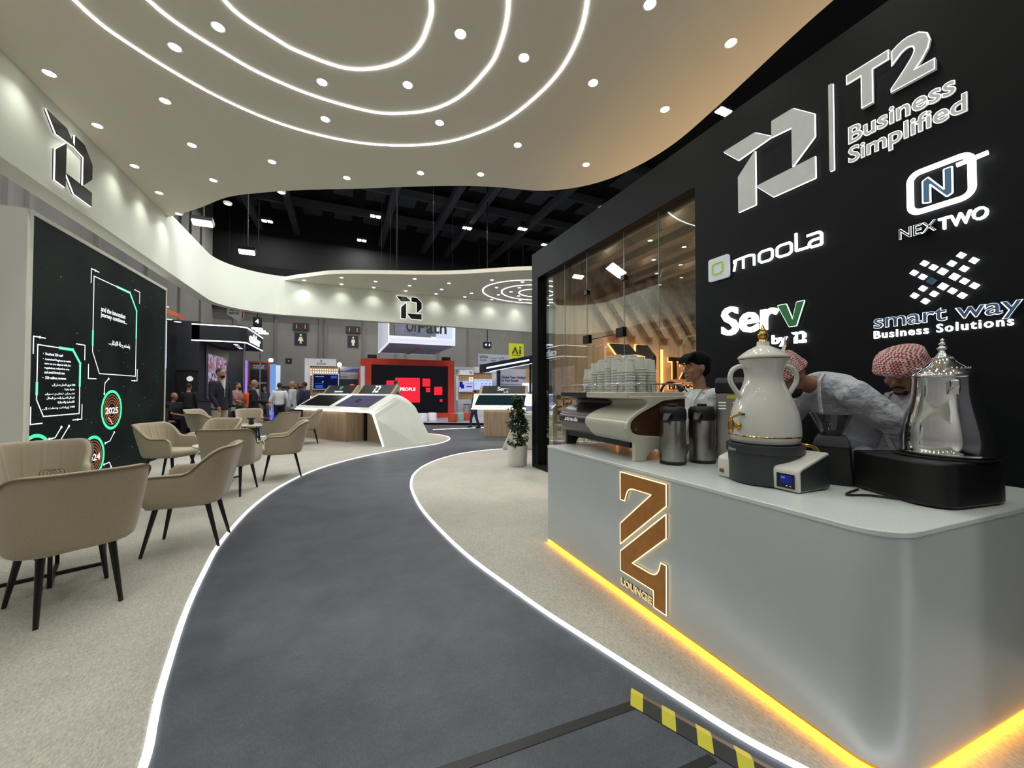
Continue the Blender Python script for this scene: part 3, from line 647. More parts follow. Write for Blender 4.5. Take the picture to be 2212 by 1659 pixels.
# ---------------------------------------------------------------- stacked paper cups
m_cup = M('white_paper_cup', (222, 224, 216), .55); m_print = M('cup_print', (60, 62, 64), .6); m_rim = M('cup_rim', (205, 207, 200), .5)
cup = thing('paper_cup', 'x', 'paper cup', (0, 0, 0))
MB().lathe([(.0350, .004), (.0288, .078), (.0272, .0795), (.0272, .082), (.0292, .0835), (.0284, .0895), (.0268, .0905), (.0262, .086), (0.001, .086)], 20, cap=False).build('cup_wall', m_cup, cup, smooth=40)
MB().lathe([(.0335, 0), (.0375, .0005), (.0385, .0030), (.0375, .0055), (.0346, .006)], 20, cap=False).build('rolled_rim', m_rim, cup, smooth=60)
cup_print = MB()
for a in (-200, -193, -184):
    a0, a1 = math.radians(a), math.radians(a + 4.6)
    for z0, z1 in ((.050, .055), (.058, .062)):
        f = lambda a, z: (( .0352 - (z - .004) * .0893 + .0004) * math.cos(a), (.0352 - (z - .004) * .0893 + .0004) * math.sin(a), z)
        cup_print.add([f(a0, z0), f(a1, z0), f(a1, z1), f(a0, z1)], [(0, 1, 2, 3)])
ptop = dup(cup); cup_print.build('print', m_print, ptop)
STK = [(1.90, 2.711, 6, 'leftmost'), (1.86, 2.557, 8, 'second'), (1.86, 2.466, 9, 'third'), (1.85, 2.36, 10, 'fourth'), (1.85, 2.282, 9, 'fifth'), (1.84, 2.202, 8, 'sixth'), (1.83, 2.110, 8, 'corner'),
       (1.95, 2.38, 11, 'rear left'), (1.935, 2.200, 10, 'tallest'), (2.035, 2.376, 11, 'rear middle'), (1.925, 2.112, 9, 'second right'), (2.10, 2.23, 9, 'rear right'), (2.02, 2.112, 8, 'rightmost')]
ORD = ['topmost', 'second from top', 'third from top', 'fourth from top', 'fifth from top', 'sixth from top', 'seventh from top', 'eighth from top', 'ninth from top', 'tenth from top', 'eleventh from top']
used = [False, False]
for x, y, n, nm in STK:
    for k in range(n):
        top = k == n - 1; src = ptop if top else cup
        lab = 'upturned white paper cup, %s in the %s stack on the espresso machine' % (ORD[n - 1 - k], nm)
        loc = (x, y, CT + .4705 + k * .0195)
        if not used[top]: o = src; o.location = loc; o['label'] = lab; used[top] = True; o['group'] = 'paper cups on the espresso machine'
        else: o = dup(src, loc, random.uniform(-.5, .5) if top else 0, lab, 'paper cups on the espresso machine')
# ---------------------------------------------------------------- airpots
def airpot(x, y, rz, label):
    t = thing('airpot', label, 'flask', (x, y, CT), rz, 'airpots on the bar counter')
    MB().lathe([(.080, 0), (.083, .006), (.083, .018), (.078, .022)], 32).build('foot', m_blackpl, t, smooth=40)
    MB().lathe([(.078, .018), (.080, .03), (.080, .275), (.076, .285)], 40).build('steel_body', m_steel, t, smooth=40)
    MB().lathe([(.076, .280), (.084, .290), (.086, .33), (.082, .355), (.070, .372), (.03, .376), (.001, .376)], 32).build('lid', m_blackpl, t, smooth=40)
    MB().loft([[(-.06, -.03, .30), (-.06, .03, .30), (-.06, .03, .345), (-.06, -.03, .345)], [(-.11, -.022, .292), (-.11, .022, .292), (-.11, .022, .325), (-.11, -.022, .325)], [(-.145, -.016, .275), (-.145, .016, .275), (-.145, .016, .292), (-.145, -.016, .292)]]).build('spout', m_blackpl, t, bevel=.004)
    MB().tube(smooth_path([(.07, 0, .34), (.12, 0, .33), (.155, 0, .29), (.15, 0, .24)], 5), .012, 8).build('handle', m_blackpl, t, smooth=50)
    MB().box(-.03, .03, -.025, .025, .374, .392).build('pump_button', m_blackpl, t, bevel=.006)
airpot(1.998, 1.895, math.radians(25), 'steel airpot with black lid beside the espresso machine'); airpot(2.215, 1.85, math.radians(25), 'steel airpot with black lid, half behind the steel dispenser')
# ---------------------------------------------------------------- steel dispenser
t = thing('hot_water_dispenser', 'tall stainless steel dispenser box with black top and yellow sticker', 'dispenser', (2.455, 1.80, CT), math.radians(-62))
MB().box(-.088, .088, -.11, .055, .03, .46).build('steel_body', m_steel, t, bevel=.004)
MB().loft([[(-.092, -.115, .46), (.092, -.115, .46), (.092, .06, .46), (-.092, .06, .46)], [(-.092, -.115, .53), (.092, -.115, .53), (.092, .06, .53), (-.092, .06, .53)], [(-.088, -.09, .565), (.088, -.09, .565), (.088, .055, .565), (-.088, .055, .565)]]).build('black_top', m_blackpl, t, bevel=.01)
for sx in (-1, 1):
    for sy in (-1, 1): MB().box(sx * .07 - .012, sx * .07 + .012, -.03 + sy * .06 - .012, -.03 + sy * .06 + .012, 0, .032).build('foot', m_blackpl, t)
m_slot = M('slot_white', (235, 235, 230), .4, emit=.3); mb = MB()
for sx in (-.05, .035):
    for z in (.395, .375, .355): mb.box(sx - .02, sx + .025, -.1125, -.109, z, z + .007)
mb.build('vents', m_slot, t)
MB().box(-.02, .035, -.1125, -.109, .425, .448).build('sticker', M('yellow_sticker', (205, 195, 30), .5), t)
# ---------------------------------------------------------------- white coffee urn and its heater
m_porc = M('white_porcelain', (222, 221, 214), .16, coat=.6); m_gold = M('polished_gold', (212, 170, 90), .12, 1.0); m_dkgrey = M('dark_grey_plastic', (52, 54, 58), .4); m_dkpanel = M('smoked_panel', (42, 46, 48), .3)
hx, hy = 2.045, 1.325
t = thing('urn_heater', 'dark round heater base with two white consoles under the white urn', 'heater', (hx, hy, CT))
MB().lathe([(.150, 0), (.165, .006), (.168, .155), (.176, .160), (.176, .200), (.168, .204), (.05, .204), (.001, .204)], 48).build('drum', m_dkgrey, t, smooth=35)
def console(y0, y1, nm):
    P = [(-.118, .004), (-.122, .095), (-.112, .112), (-.095, .120), (.11, .178), (.125, .172), (.128, .004)]
    L_ = [(a, y0, b) for a, b in P]; R_ = [(a, y1, b) for a, b in P]
    return MB().loft([L_, R_]).build(nm, m_porc, t, bevel=.007)
c1 = console(-.235, -.118, 'console'); c2 = console(.085, .185, 'console')
MB().plate([(-.105, .012), (-.108, .098), (-.09, .108), (.112, .165), (.115, .012)], (0, -.2365, 0), (1, 0, 0), (0, 0, 1), .003).xf(Matrix.Identity(4)).build('side_panel', m_dkpanel, c1)
c1.parent = t
MB().box(-.1245, -.1215, -.218, -.138, .018, .085).build('display', M('display_black', (18, 20, 24), .15), c1)
m_lcd = LED('lcd_blue', (40, 50, 150), .55); MB().box(-.1255, -.1245, -.206, -.156, .042, .078).build('lcd', m_lcd, c1)
text('lcd_digits', '0.0', (-.1256, -.160, .062), (0, -1, 0), (0, 0, 1), .016, .01, LED('lcd_text', (150, 160, 240), .9), c1, 0, .0004)
MB().ball((-.125, -.185, .030), .0022).build('lamp', LED('led_blue', (120, 120, 255), 4), c1); MB().ball((-.125, -.200, .029), .0022).build('lamp', LED('led_red', (255, 90, 80), 4), c1)
MB().box(-.1235, -.1205, .145, .170, .028, .048).build('badge', M('bronze_badge', (150, 96, 48), .35, .6), c2)
text('lettering', 'Deem', (-.172, .075, .168), Vector((-.25, -.97, 0)).normalized(), (0, 0, 1), .05, .017, M('pale_print', (180, 182, 184), .5), t, .012, .002, lift=.0)
MB().tube(smooth_path([(.12, -.11, .20), (.16, -.15, .19), (.18, -.165, .15), (.16, -.15, .11)], 5), .009, 8).build('handle', m_gold, t, smooth=50)
zu = CT + .2045
t = thing('coffee_urn', 'tall white porcelain coffee urn with gold tap and finial', 'urn', (hx, hy, zu))
f = lambda z: z - zu
MB().lathe([(.140, 0), (.156, f(1.068)), (.163, f(1.10)), (.1635, f(1.126)), (.160, f(1.17)), (.152, f(1.22)), (.136, f(1.268)), (.117, f(1.315)), (.099, f(1.358)), (.090, f(1.39)), (.087, f(1.413)), (.092, f(1.445)), (.105, f(1.475)), (.114, f(1.497)), (.108, f(1.499)), (.001, f(1.499))], 56).build('body', m_porc, t, smooth=60)
MB().lathe([(.112, f(1.4975)), (.119, f(1.503)), (.118, f(1.512)), (.106, f(1.524)), (.085, f(1.540)), (.060, f(1.554)), (.038, f(1.566)), (.030, f(1.572)), (.028, f(1.592)), (.001, f(1.592))], 48).build('lid', m_porc, t, smooth=60)
MB().lathe([(.115, f(1.4965)), (.1195, f(1.499)), (.115, f(1.503))], 48, cap=False).build('gold_band', m_gold, t, smooth=60)
MB().lathe([(.1632, f(1.097)), (.1655, f(1.100)), (.1632, f(1.104))], 48, cap=False).build('gold_band', m_gold, t, smooth=60)
MB().lathe([(.028, f(1.592)), (.020, f(1.600)), (.018, f(1.606)), (.024, f(1.618)), (.025, f(1.632)), (.016, f(1.645)), (.010, f(1.650)), (.014, f(1.656)), (.009, f(1.664)), (.004, f(1.680)), (.001, f(1.684))], 24).build('finial', m_gold, t, smooth=60)
r_ = Vector((.914, -.405, 0))
for sg in (-1, 1):
    a = [(.093, 1.455), (.125, 1.462), (.160, 1.445), (.176, 1.410), (.172, 1.375), (.150, 1.338), (.128, 1.305), (.118, 1.285), (.128, 1.265)]
    MB().tube(smooth_path([tuple(r_ * sg * q + Vector((0, 0, f(z)))) for q, z in a], 4), .0125, 10).build('handle', m_porc, t, smooth=60)
d = Vector((-.985, .17, 0)); s_ = Vector((-.17, -.985, 0)); zt = f(1.150)
tap = MB().tube([d * .155 + ZAX * zt, d * .205 + ZAX * zt], .009, 10).ball(tuple(d * .165 + ZAX * zt), .019)
tap.tube([d * .205 + ZAX * (zt + .03), d * .207 + ZAX * (zt + .005), d * .209 + ZAX * (zt - .035)], .01, 10, rs=[.012, .016, .010]); tap.build('tap', m_gold, t, smooth=60)
MB().tube([d * .205 + ZAX * (zt + .03), d * .207 + ZAX * (zt + .05)], .007, 8).tube([d * .21 + ZAX * (zt + .045) - s_ * .005, d * .17 + ZAX * (zt + .062) + s_ * .02], .008, 8).build('tap_lever', m_gold, t, smooth=60)
text('lettering', 'Deem', d * .1585 + s_ * -.002 + ZAX * f(1.205), Vector((-.30, -.954, 0)), Vector((.12, -.03, 1)).normalized(), .045, .018, M('dark_print', (50, 50, 52), .5), t, .012, .003)
# ---------------------------------------------------------------- coffee grinder
t = thing('coffee_grinder', 'black coffee grinder with clear smoked hopper beside the white console', 'grinder', (2.36, 1.175, CT), math.radians(-62))
P = [(-.072, -.08), (.072, -.08), (.080, -.05), (.080, .08), (-.080, .08), (-.080, -.05)]
MB().loft([[(x * a, y * b + c, z) for x, y in P] for a, b, c, z in ((1.1, 1.1, 0, 0), (1.12, 1.12, 0, .03), (1.05, 1.0, 0, .12), (.98, .95, 0, .19), (.80, .8, 0, .235))]).build('body', m_blackpl, t, bevel=.008)
MB().loft([[(x * a, y * b - .01, z) for x, y in P] for a, b, z in ((.92, .95, .19), (.9, .9, .215), (.7, .75, .245))]).build('collar', m_dkgrey, t, bevel=.004)
m_smoke = m_glass.copy(); m_smoke.name = 'smoked_acrylic'
for n_ in m_smoke.node_tree.nodes:
    if n_.type == 'BSDF_TRANSPARENT': n_.inputs[0].default_value = (.62, .62, .63, 1)
MB().lathe([(.040, .242), (.046, .25), (.086, .345), (.092, .355), (.090, .355), (.083, .345), (.043, .25), (.036, .244)], 32, cap=False).build('hopper', m_smoke, t, smooth=50)
MB().lathe([(.092, .354), (.094, .358), (.088, .363), (.03, .364), (.001, .364)], 32).build('hopper_lid', m_smoke, t, smooth=50)
# ---------------------------------------------------------------- black heater with the chrome dallah
t = thing('urn_heater', 'black rounded heater block under the chrome coffee pot', 'heater', (2.36, .84, CT))
bp = [(2.325, 1.07), (2.19, .80), (2.188, .76), (2.20, .72), (2.225, .695), (2.265, .68), (2.50, .645), (2.55, .645), (2.59, .665), (2.615, .71), (2.66, .90), (2.645, .915)]
bq = [(x - 2.36, y - .84) for x, y in bp]
MB().prism(bq, .004, .185).build('block', M('satin_black', (13, 13, 14), .45), t, bevel=.012, seg=3)
MB().lathe([(.158, .185), (.158, .192), (.14, .195), (.001, .195)], 40, (.085, -.045, 0)).build('hot_plate', m_blackpl, t, smooth=40)
t = thing('coffee_pot', 'tall polished chrome dallah with beaded lid and pointed finial', 'coffee pot', (2.455, .79, CT + .195))
MB().lathe([(.142, 0), (.1475, .006), (.1475, .016), (.143, .020), (.1435, .07), (.137, .115), (.128, .160), (.118, .20), (.110, .235), (.1035, .275), (.1015, .31), (.1015, .338), (.097, .34), (.001, .34)], 64).build('body', m_chrome, t, smooth=60)
MB().lathe([(.100, .338), (.1035, .342), (.1035, .350), (.098, .358), (.090, .370), (.072, .385), (.058, .396), (.044, .408), (.034, .422), (.026, .432), (.022, .436), (.014, .452), (.011, .462)], 64, cap=True).build('lid', m_chrome, t, smooth=60)
MB().lathe([(.011, .462), (.018, .466), (.019, .474), (.011, .480), (.008, .484), (.013, .488), (.013, .494), (.006, .499), (.005, .503), (.008, .507), (.005, .513), (.001, .516)], 24).build('finial', m_chrome, t, smooth=60)
mb = MB()
for k in range(22): a = 2 * PI * k / 22; mb.ball((.031 * math.cos(a), .031 * math.sin(a), .427), .0045, 6, 4)
for k in range(30): a = 2 * PI * k / 30; mb.ball((.08 * math.cos(a), .08 * math.sin(a), .381), .004, 6, 4)
mb.build('beading', m_chrome, t, smooth=80)
q = [(.104, .335), (.112, .32), (.112, .27), (.122, .22), (.143, .15), (.155, .08), (.156, .02), (.15, .004)]
MB().tube(smooth_path([tuple(r_ * a + ZAX * z) for a, z in q], 4), .0045, 8).build('strap_handle', m_chrome, t, smooth=60)
d2 = Vector((-.837, -.547, 0)); MB().loft([[tuple(d2 * a + Vector((.547, -.837, 0)) * w_ * sg + ZAX * z) for w_, sg, z in ((wd, -1, z0), (wd, 1, z0), (wd, 1, z1), (wd, -1, z1))] for a, wd, z0, z1 in ((.09, .022, .25, .32), (.115, .018, .28, .325), (.135, .012, .30, .328))]).build('spout', m_chrome, t, bevel=.004)
# power lead
tag(MB().tube(smooth_path([(2.26, 1.02, CT + .006), (2.10, .99, CT + .006), (2.18, .94, CT + .006), (2.215, .86, CT + .007)], 6), .005, 6).build('power_lead', m_blackpl, smooth=60), 'black power lead lying on the counter before the black heater block', 'cable')
# ---------------------------------------------------------------- floor tapes in front of the bar
m_tapeb = M('black_tape', (20, 21, 22), .45); m_tapey = M('yellow_tape', (196, 186, 40), .5)
tag(MB().prism([(1.16, 1.325), (1.15, 1.285), (-.9, 1.395), (-.9, 1.44)], .0005, .002).build('floor_tape', m_tapeb), 'long strip of black tape across the grey path', 'tape')
tag(MB().prism([(1.24, 1.02), (1.24, .985), (.5, 1.02), (.5, 1.055)], .0005, .002).build('floor_tape', m_tapeb), 'short strip of black tape at the bottom edge near the hazard ridge', 'tape')
hz = thing('hazard_ridge', 'black and yellow striped cable ridge on the grey path', 'cable cover', (1.165, 1.335, 0))
dv = Vector((.17, -.40)).normalized(); nv = Vector((-dv.y, dv.x))
def ridge(a, b, sk=.02):
    def P(s_, o, z): q = dv * s_ + nv * o; return (q.x, q.y, z)
    return [P(a, .046, .003), P(a + sk, 0, .024), P(a + 2 * sk, -.046, .003)], [P(b, .046, .003), P(b + sk, 0, .024), P(b + 2 * sk, -.046, .003)]
MBb, MBy = MB(), MB()
for i in range(14):
    a = -.03 + (i // 2) * .135 + (.055 if i % 2 else 0); b = a + (.08 if i % 2 else .055); A, B = ridge(a, b); (MBy if i % 2 == 0 else MBb).loft([A, B])
MBb.build('black_stripes', m_tapeb, hz); q = MBy.build('yellow_stripes', m_tapey, hz)
# ================================================================ CAFE CHAIRS, TABLES, VIDEO WALL, KIOSKS, PLANTS
m_leg = M('black_leg', (12, 11, 11), .35)
def chair_proto():
    t = thing('armchair', 'x', 'chair')
    # plan path of the shell, left arm tip -> back -> right arm tip
    hw, yb, yf, rc = .285, -.265, .235, .19
    P = [(-hw, yf)] + [(-hw, yf - (yf - (yb + rc)) * k / 6) for k in range(1, 6)]
    P += [(-hw + rc - rc * math.cos(math.radians(a)), yb + rc - rc * math.sin(math.radians(a))) for a in range(0, 91, 3)]
    P += [(-hw + rc + (2 * hw - 2 * rc) * k / 22, yb) for k in range(1, 22)]
    P += [(hw - rc + rc * math.sin(math.radians(a)), yb + rc - rc * math.cos(math.radians(a))) for a in range(0, 91, 3)]
    P += [(hw, (yb + rc) + (yf - (yb + rc)) * k / 6) for k in range(1, 7)]
    P = [Vector((x, y)) for x, y in P]; n = len(P); mid = n // 2
    S_ = [0]
    for i in range(1, n): S_.append(S_[-1] + (P[i] - P[i - 1]).length)
    half = S_[-1] / 2
    rows = []; top_edge = []
    for i in range(n):
        tn = P[min(i + 1, n - 1)] - P[max(i - 1, 0)]; tn.normalize(); nn = Vector((tn.y, -tn.x))   # outward
        if nn.dot(P[i] - Vector((0, .05))) < 0: nn = -nn
        d = abs(S_[i] - half)
        u = min(1, max(0, (d - .20) / .24)); u = u * u * (3 - 2 * u)
        zt = .862 - .207 * u
        tip = max(0, (d - (half - .06)) / .06); zt -= .05 * tip ** 2
        back = 1 - u
        lean = lambda z: (.02 + .24 * back) * max(0, z - .44) * (1 if back > 0 else 1)
        g = .0 if back < .35 else .011 * max(0, math.cos(PI * (S_[i] - half) / .058)) ** 12
        th = .052
        def pt(o, z): q = P[i] + nn * (o + lean(z) * (.9 if back > .2 else .6)); return (q.x, q.y, z)
        rows.append([pt(-.055, .37), pt(-.012, .385), pt(.004, .45), pt(.006, zt * .6 + .45 * .4), pt(.004, zt - .022), pt(-.008, zt - .005), pt(-th * .5, zt), pt(-th + .006, zt - .010), pt(-th - g, zt - .04), pt(-th - .004 - g, zt * .5 + .225), pt(-th - .01 - g, .45), pt(-th - .02, .385)])
        top_edge.append(pt(.004, zt - .012))
    mb = MB(); mb.loft(rows); mb.build('shell', m_beigefab, t, sub=1)
    MB().tube(top_edge, .0062, 6).build('piping', M('piping_beige', (122, 110, 88), .9), t, smooth=60)
    # cushion
    Q = []
    for (sc, z) in ((.86, .372), (1.0, .392), (1.02, .43), (1.0, .462), (.90, .476), (.5, .482)):
        R_ = []
        for k in range(28):
            a = 2 * PI * k / 28; c_, s_ = math.cos(a), math.sin(a)
            e = 3.6; r = (abs(c_) ** e + abs(s_) ** e) ** (-1 / e)
            R_.append((c_ * r * .232 * sc, .055 + s_ * r * .238 * sc, z))
        Q.append(R_)
    MB().loft(Q).build('seat', m_beigefab, t, smooth=70)
    for sx in (-1, 1):
        MB().tube([(sx * .165, .17, .385), (sx * .222, .245, 0)], .02, 10, rs=[.021, .0115]).build('leg', m_leg, t, smooth=60)
        MB().tube([(sx * .145, -.16, .385), (sx * .172, -.25, 0)], .02, 10, rs=[.021, .0115]).build('leg', m_leg, t, smooth=60)
    MB().box(-.17, .17, -.17, .19, .362, .375).build('seat_base', m_leg, t)
    return t
ch = chair_proto()
CH = [(-1.55, 3.35, 35.6, 'beige armchair seen from behind at the near table, biggest in view'),
      (-1.20, 4.21, 90, 'beige armchair in profile whose rear leg stands on the light strip of the path'),
      (-2.43, 4.84, 206.7, 'beige armchair facing the camera across the near table, before the video wall'),
      (-2.31, 7.24, -112, 'beige armchair in profile just in front of the far lower corner of the video wall'),
      (-1.30, 6.08, -6, 'beige armchair seen from behind at the middle table'),
      (-.83, 6.93, 97, 'beige armchair in profile at the right of the middle table, beside the light strip'),
      (-1.94, 7.90, 156, 'beige armchair facing the camera across the middle table'),
      (-2.20, 12.05, 194, 'pale beige armchair facing the camera at the far table'),
      (-2.62, 10.30, -48.7, 'beige armchair seen from behind, left of the far table'),
      (-3.30, 12.45, -114, 'pale armchair half hidden, leftmost at the far table'),
      (-1.25, 10.12, 49, 'beige armchair turned away at the right of the far table'),
      (-.80, 11.05, 96, 'beige armchair half hidden, nearest the oak kiosk at the far table')]
for i, (x, y, a, lab) in enumerate(CH):
    o = ch if i == 0 else dup(ch)
    o.location = (x, y, .006); o.rotation_euler.z = math.radians(a); o['label'] = lab; o['group'] = 'beige cafe armchairs'
m_ttop = M('pale_table_top', (214, 208, 196), .4)
def table(x, y, a, label, proto=None):
    if proto: return dup(proto, (x, y, .006), math.radians(a), label)
    t = thing('cafe_table', label, 'table', (x, y, .006), math.radians(a), 'low cafe tables')
    MB().lathe([(.30, .515), (.345, .517), (.35, .522), (.35, .533), (.345, .538), (.001, .538)], 48).build('table_top', m_ttop, t, smooth=40)
    for ax in (0, 1):
        w_ = .26
        def bx(a0, a1, z0, z1):
            k = .011
            return MB().box(a0, a1, -k, k, z0, z1) if ax == 0 else MB().box(-k, k, a0, a1, z0, z1)
        mb = MB()
        for a0, a1, z0, z1 in ((-w_, w_, 0, .022), (-w_, -w_ + .022, .02, .515), (w_ - .022, w_, .02, .515), (-w_, w_, .493, .515)):
            q = bx(a0, a1, z0, z1); mb.add(q.v, q.f)
        mb.build('leg_frame', m_leg, t)
    return t
tb = table(-1.88, 3.88, 22, 'low round table on crossed black frames, hidden behind the nearest armchair')
table(-1.62, 7.0, 40, 'low round table on crossed black frames in the middle of the cafe', tb); table(-1.80, 10.72, 15, 'low round table with a black bowl, farthest from the camera', tb)
m_bowl = M('black_ceramic', (20, 20, 21), .35)
def bowl(x, y, label):
    t = thing('table_bowl', label, 'bowl', (x, y, .5445), 0, 'black flared bowls')
    MB().lathe([(.045, 0), (.055, .004), (.050, .10), (.075, .128), (.105, .145), (.112, .152), (.100, .152), (.070, .135), (.043, .105), (.04, .02), (.001, .015)], 28).build('bowl', m_bowl, t, smooth=50)
    return t
b1 = bowl(-1.95, 3.93, 'black flared bowl with thin wires, peeping over the nearest armchair')
mb = MB()
for k in range(4): mb.tube(smooth_path([(.02 * k - .03, 0, .05), (.02 * k - .05, .02, .19), (.03 * k - .02, .03, .21), (.05 + .01 * k, .02, .17)], 5), .0014, 4)
mb.build('wires', m_bowl, b1)
bowl(-1.62, 10.62, 'black flared bowl on the farthest low table'); bowl(-1.95, 10.85, 'black flared bowl mostly hidden behind another on the farthest low table')

# ---------------------------------------------------------------- video wall
m_vwbox = M('grey_panel', (188, 189, 180), .6); m_screen = bpy.data.materials.new('screen_dark'); m_screen.use_nodes = True
nt = m_screen.node_tree; nt.nodes.clear(); L = nt.links.new
e = nt.nodes.new('ShaderNodeEmission'); o_ = nt.nodes.new('ShaderNodeOutputMaterial'); tc = nt.nodes.new('ShaderNodeTexCoord')
vn = nt.nodes.new('ShaderNodeTexNoise'); vn.inputs['Scale'].default_value = 1.3; L(tc.outputs['Object'], vn.inputs['Vector'])
rp = nt.nodes.new('ShaderNodeValToRGB'); rp.color_ramp.elements[0].position = .35; rp.color_ramp.elements[0].color = (*lin((14, 22, 24)), 1); rp.color_ramp.elements[1].position = .75; rp.color_ramp.elements[1].color = (*lin((28, 44, 38)), 1)
L(vn.outputs['Fac'], rp.inputs['Fac']); L(rp.outputs[0], e.inputs[0]); e.inputs[1].default_value = .5
gl_ = nt.nodes.new('ShaderNodeBsdfGlossy'); gl_.inputs['Roughness'].default_value = .5; gl_.inputs[0].default_value = (.03, .03, .03, 1); adn = nt.nodes.new('ShaderNodeAddShader')
L(e.outputs[0], adn.inputs[0]); L(gl_.outputs[0], adn.inputs[1]); L(adn.outputs[0], o_.inputs[0])
vw = thing('video_wall', 'tall dark video wall showing the innovation journey timeline', 'video wall', (-3.28, 6.22, 0))
def R_(mb, y0, y1, z0, z1, x0=0, x1=.004): return mb.box(x0, x1, y0 - 6.22, y1 - 6.22, z0, z1)
R_(MB(), 6.22, 9.99, 0, 3.42, -1.6, -.01).build('housing', m_vwbox, vw)
fr2 = MB(); R_(fr2, 6.22, 6.275, 0, 3.42, -.01, .012); R_(fr2, 9.95, 9.99, 0, 3.42, -.01, .012); R_(fr2, 6.275, 9.95, 3.37, 3.42, -.01, .012)
fr2.build('frame', M('frame_white', (224, 224, 212), .5), vw)
R_(MB(), 6.275, 9.95, .0, 3.37, -.01, 0).build('screen', m_screen, vw)
UW, VW = (0, 1, 0), (0, 0, 1)
s_w = LED('screen_white', (240, 250, 250), 1.5); s_g = LED('screen_green', (70, 232, 160), 1.5); s_o = LED('screen_orange', (214, 122, 74), 1.0); s_d = LED('screen_dim', (120, 170, 150), .5); s_k = LED('screen_black', (14, 18, 20), .6)
def line(mb, pts, r, closed=False):
    P = [Vector((0, y - 6.22, z)) for y, z in pts]
    for i in range(len(P) if closed else len(P) - 1):
        a, b = P[i], P[(i + 1) % len(P)]; d = (b - a); l = d.length; d.normalize(); nn = Vector((0, -d.z, d.y))
        mb.obox((a + b) / 2 + Vector((.002, 0, 0)), d, nn, (1, 0, 0), l / 2 + r, r, .001)
    return mb
def disc(mb, y, z, r, x=.002, seg=10):
    k = len(mb.v); mb.prism([(r * math.cos(2 * PI * i / seg), r * math.sin(2 * PI * i / seg)) for i in range(seg)], 0, .001)
    for i in range(k, len(mb.v)): a, b, c = mb.v[i]; mb.v[i] = (x + c, y - 6.22 + a, z + b)
    return mb
def panel(y0, y1, z0, z1, cy_, cz, tip_l, g1, g2, gl0, gl1):
    """octagon outline with corner brackets and green runs"""
    w_ = MB()
    line(w_, [(y0, z1), (y1 - cy_, z1), (y1, z1 - cz), (y1, z0), (y0 + cy_ * .75, z0), (y0, z0 + cz * 1.2)], .006, True)
    for (a, b), sy, sz in (((y0 - .07, z1 + .09), 1, -1), ((y1 + .10, z1 + .09), -1, -1), ((y0 - .09, z0 - .08), 1, 1), ((y1 + .06, z0 - .08), -1, 1)):
        line(w_, [(a, b + sz * .2), (a, b), (a + sy * .19, b)], .006)
    disc(w_, y0 + .03, z1 + .09, .016); disc(w_, y1 - .03, z0 - .08, .016)
    return w_.build('outline', s_w, vw), line(MB(), [(g1, z1), (y1 - cy_, z1), (y1, z1 - cz), (y1, g2)], .018).build('green_run', s_g, vw), line(MB(), [(y0, gl0), (y0, gl1)], .018).build('green_run', s_g, vw)
panel(7.49, 8.76, 1.59, 2.99, .24, .26, 0, 8.12, 2.26, 2.19, 2.0); panel(6.40, 7.21, 1.025, 1.88, .16, .17, 0, 6.79, 1.41, 1.42, 1.30)
def VT(body, y0, z0, wd, h, mat=None, b=.004): text('lettering', body, (.002, y0 - 6.22, z0), UW, VW, wd, h, mat or s_w, vw, b, .001)
VT('and the innovation', 7.68, 2.52, .70, .075); VT('journey continues...', 7.68, 2.42, .75, .085)
# joined Arabic letter forms in reading order, right to left
AF = {'ا': 'ﺍﺎ', 'ب': 'ﺏﺐﺑﺒ', 'ت': 'ﺕﺖﺗﺘ', 'ة': 'ﺓﺔ', 'ح': 'ﺡﺢﺣﺤ', 'د': 'ﺩﺪ', 'ر': 'ﺭﺮ', 'س': 'ﺱﺲﺳﺴ', 'ل': 'ﻝﻞﻟﻠ', 'م': 'ﻡﻢﻣﻤ', 'ن': 'ﻥﻦﻧﻨ', 'و': 'ﻭﻮ', 'ك': 'ﻙﻚﻛﻜ', 'ي': 'ﻱﻲﻳﻴ', 'ق': 'ﻕﻖﻗﻘ', 'ف': 'ﻑﻒﻓﻔ', 'ه': 'ﻩﻪﻫﻬ', 'ع': 'ﻉﻊﻋﻌ', 'ص': 'ﺹﺺﺻﺼ', 'ض': 'ﺽﺾﺿﻀ', 'ط': 'ﻁﻂﻃﻄ', 'إ': 'ﺇﺈ', 'ى': 'ﻯﻰ', 'ئ': 'ﺉﺊﺋﺌ', 'ج': 'ﺝﺞﺟﺠ', 'ظ': 'ﻅﻆﻇﻈ', 'ش': 'ﺵﺶﺷﺸ'}
def arab(s):
    out = []
    for word in s.split(' '):
        o = ''; prev = False
        for i, c in enumerate(word):
            if c not in AF: o += c; prev = False; continue
            f = AF[c]; nxt = i + 1 < len(word) and word[i + 1] in AF
            if len(f) == 2: o += f[1] if prev else f[0]; prev = False
            else: o += (f[3] if nxt else f[1]) if prev else (f[2] if nxt else f[0]); prev = nxt
        out.append(o if any(x in AF for x in word) is False else o[::-1])
    return ' '.join(out[::-1])
VT(arab('وتستمر رحلة الابتكار'), 7.98, 2.03, .57, .095); VT('...', 7.90, 2.05, .07, .016)
for body, y0, z0, wd in (('•  Reached 250 staff', 6.49, 1.768, .36), ('•  Launched Reghost to make', 6.49, 1.70, .52), ('sure we are aligned with the', 6.52, 1.647, .49), ('regulations related to sms', 6.52, 1.595, .46), ('and avoid breach sms', 6.52, 1.545, .37), ('•  350 million revenue', 6.49, 1.478, .43)): VT(body, y0, z0, wd, .032)
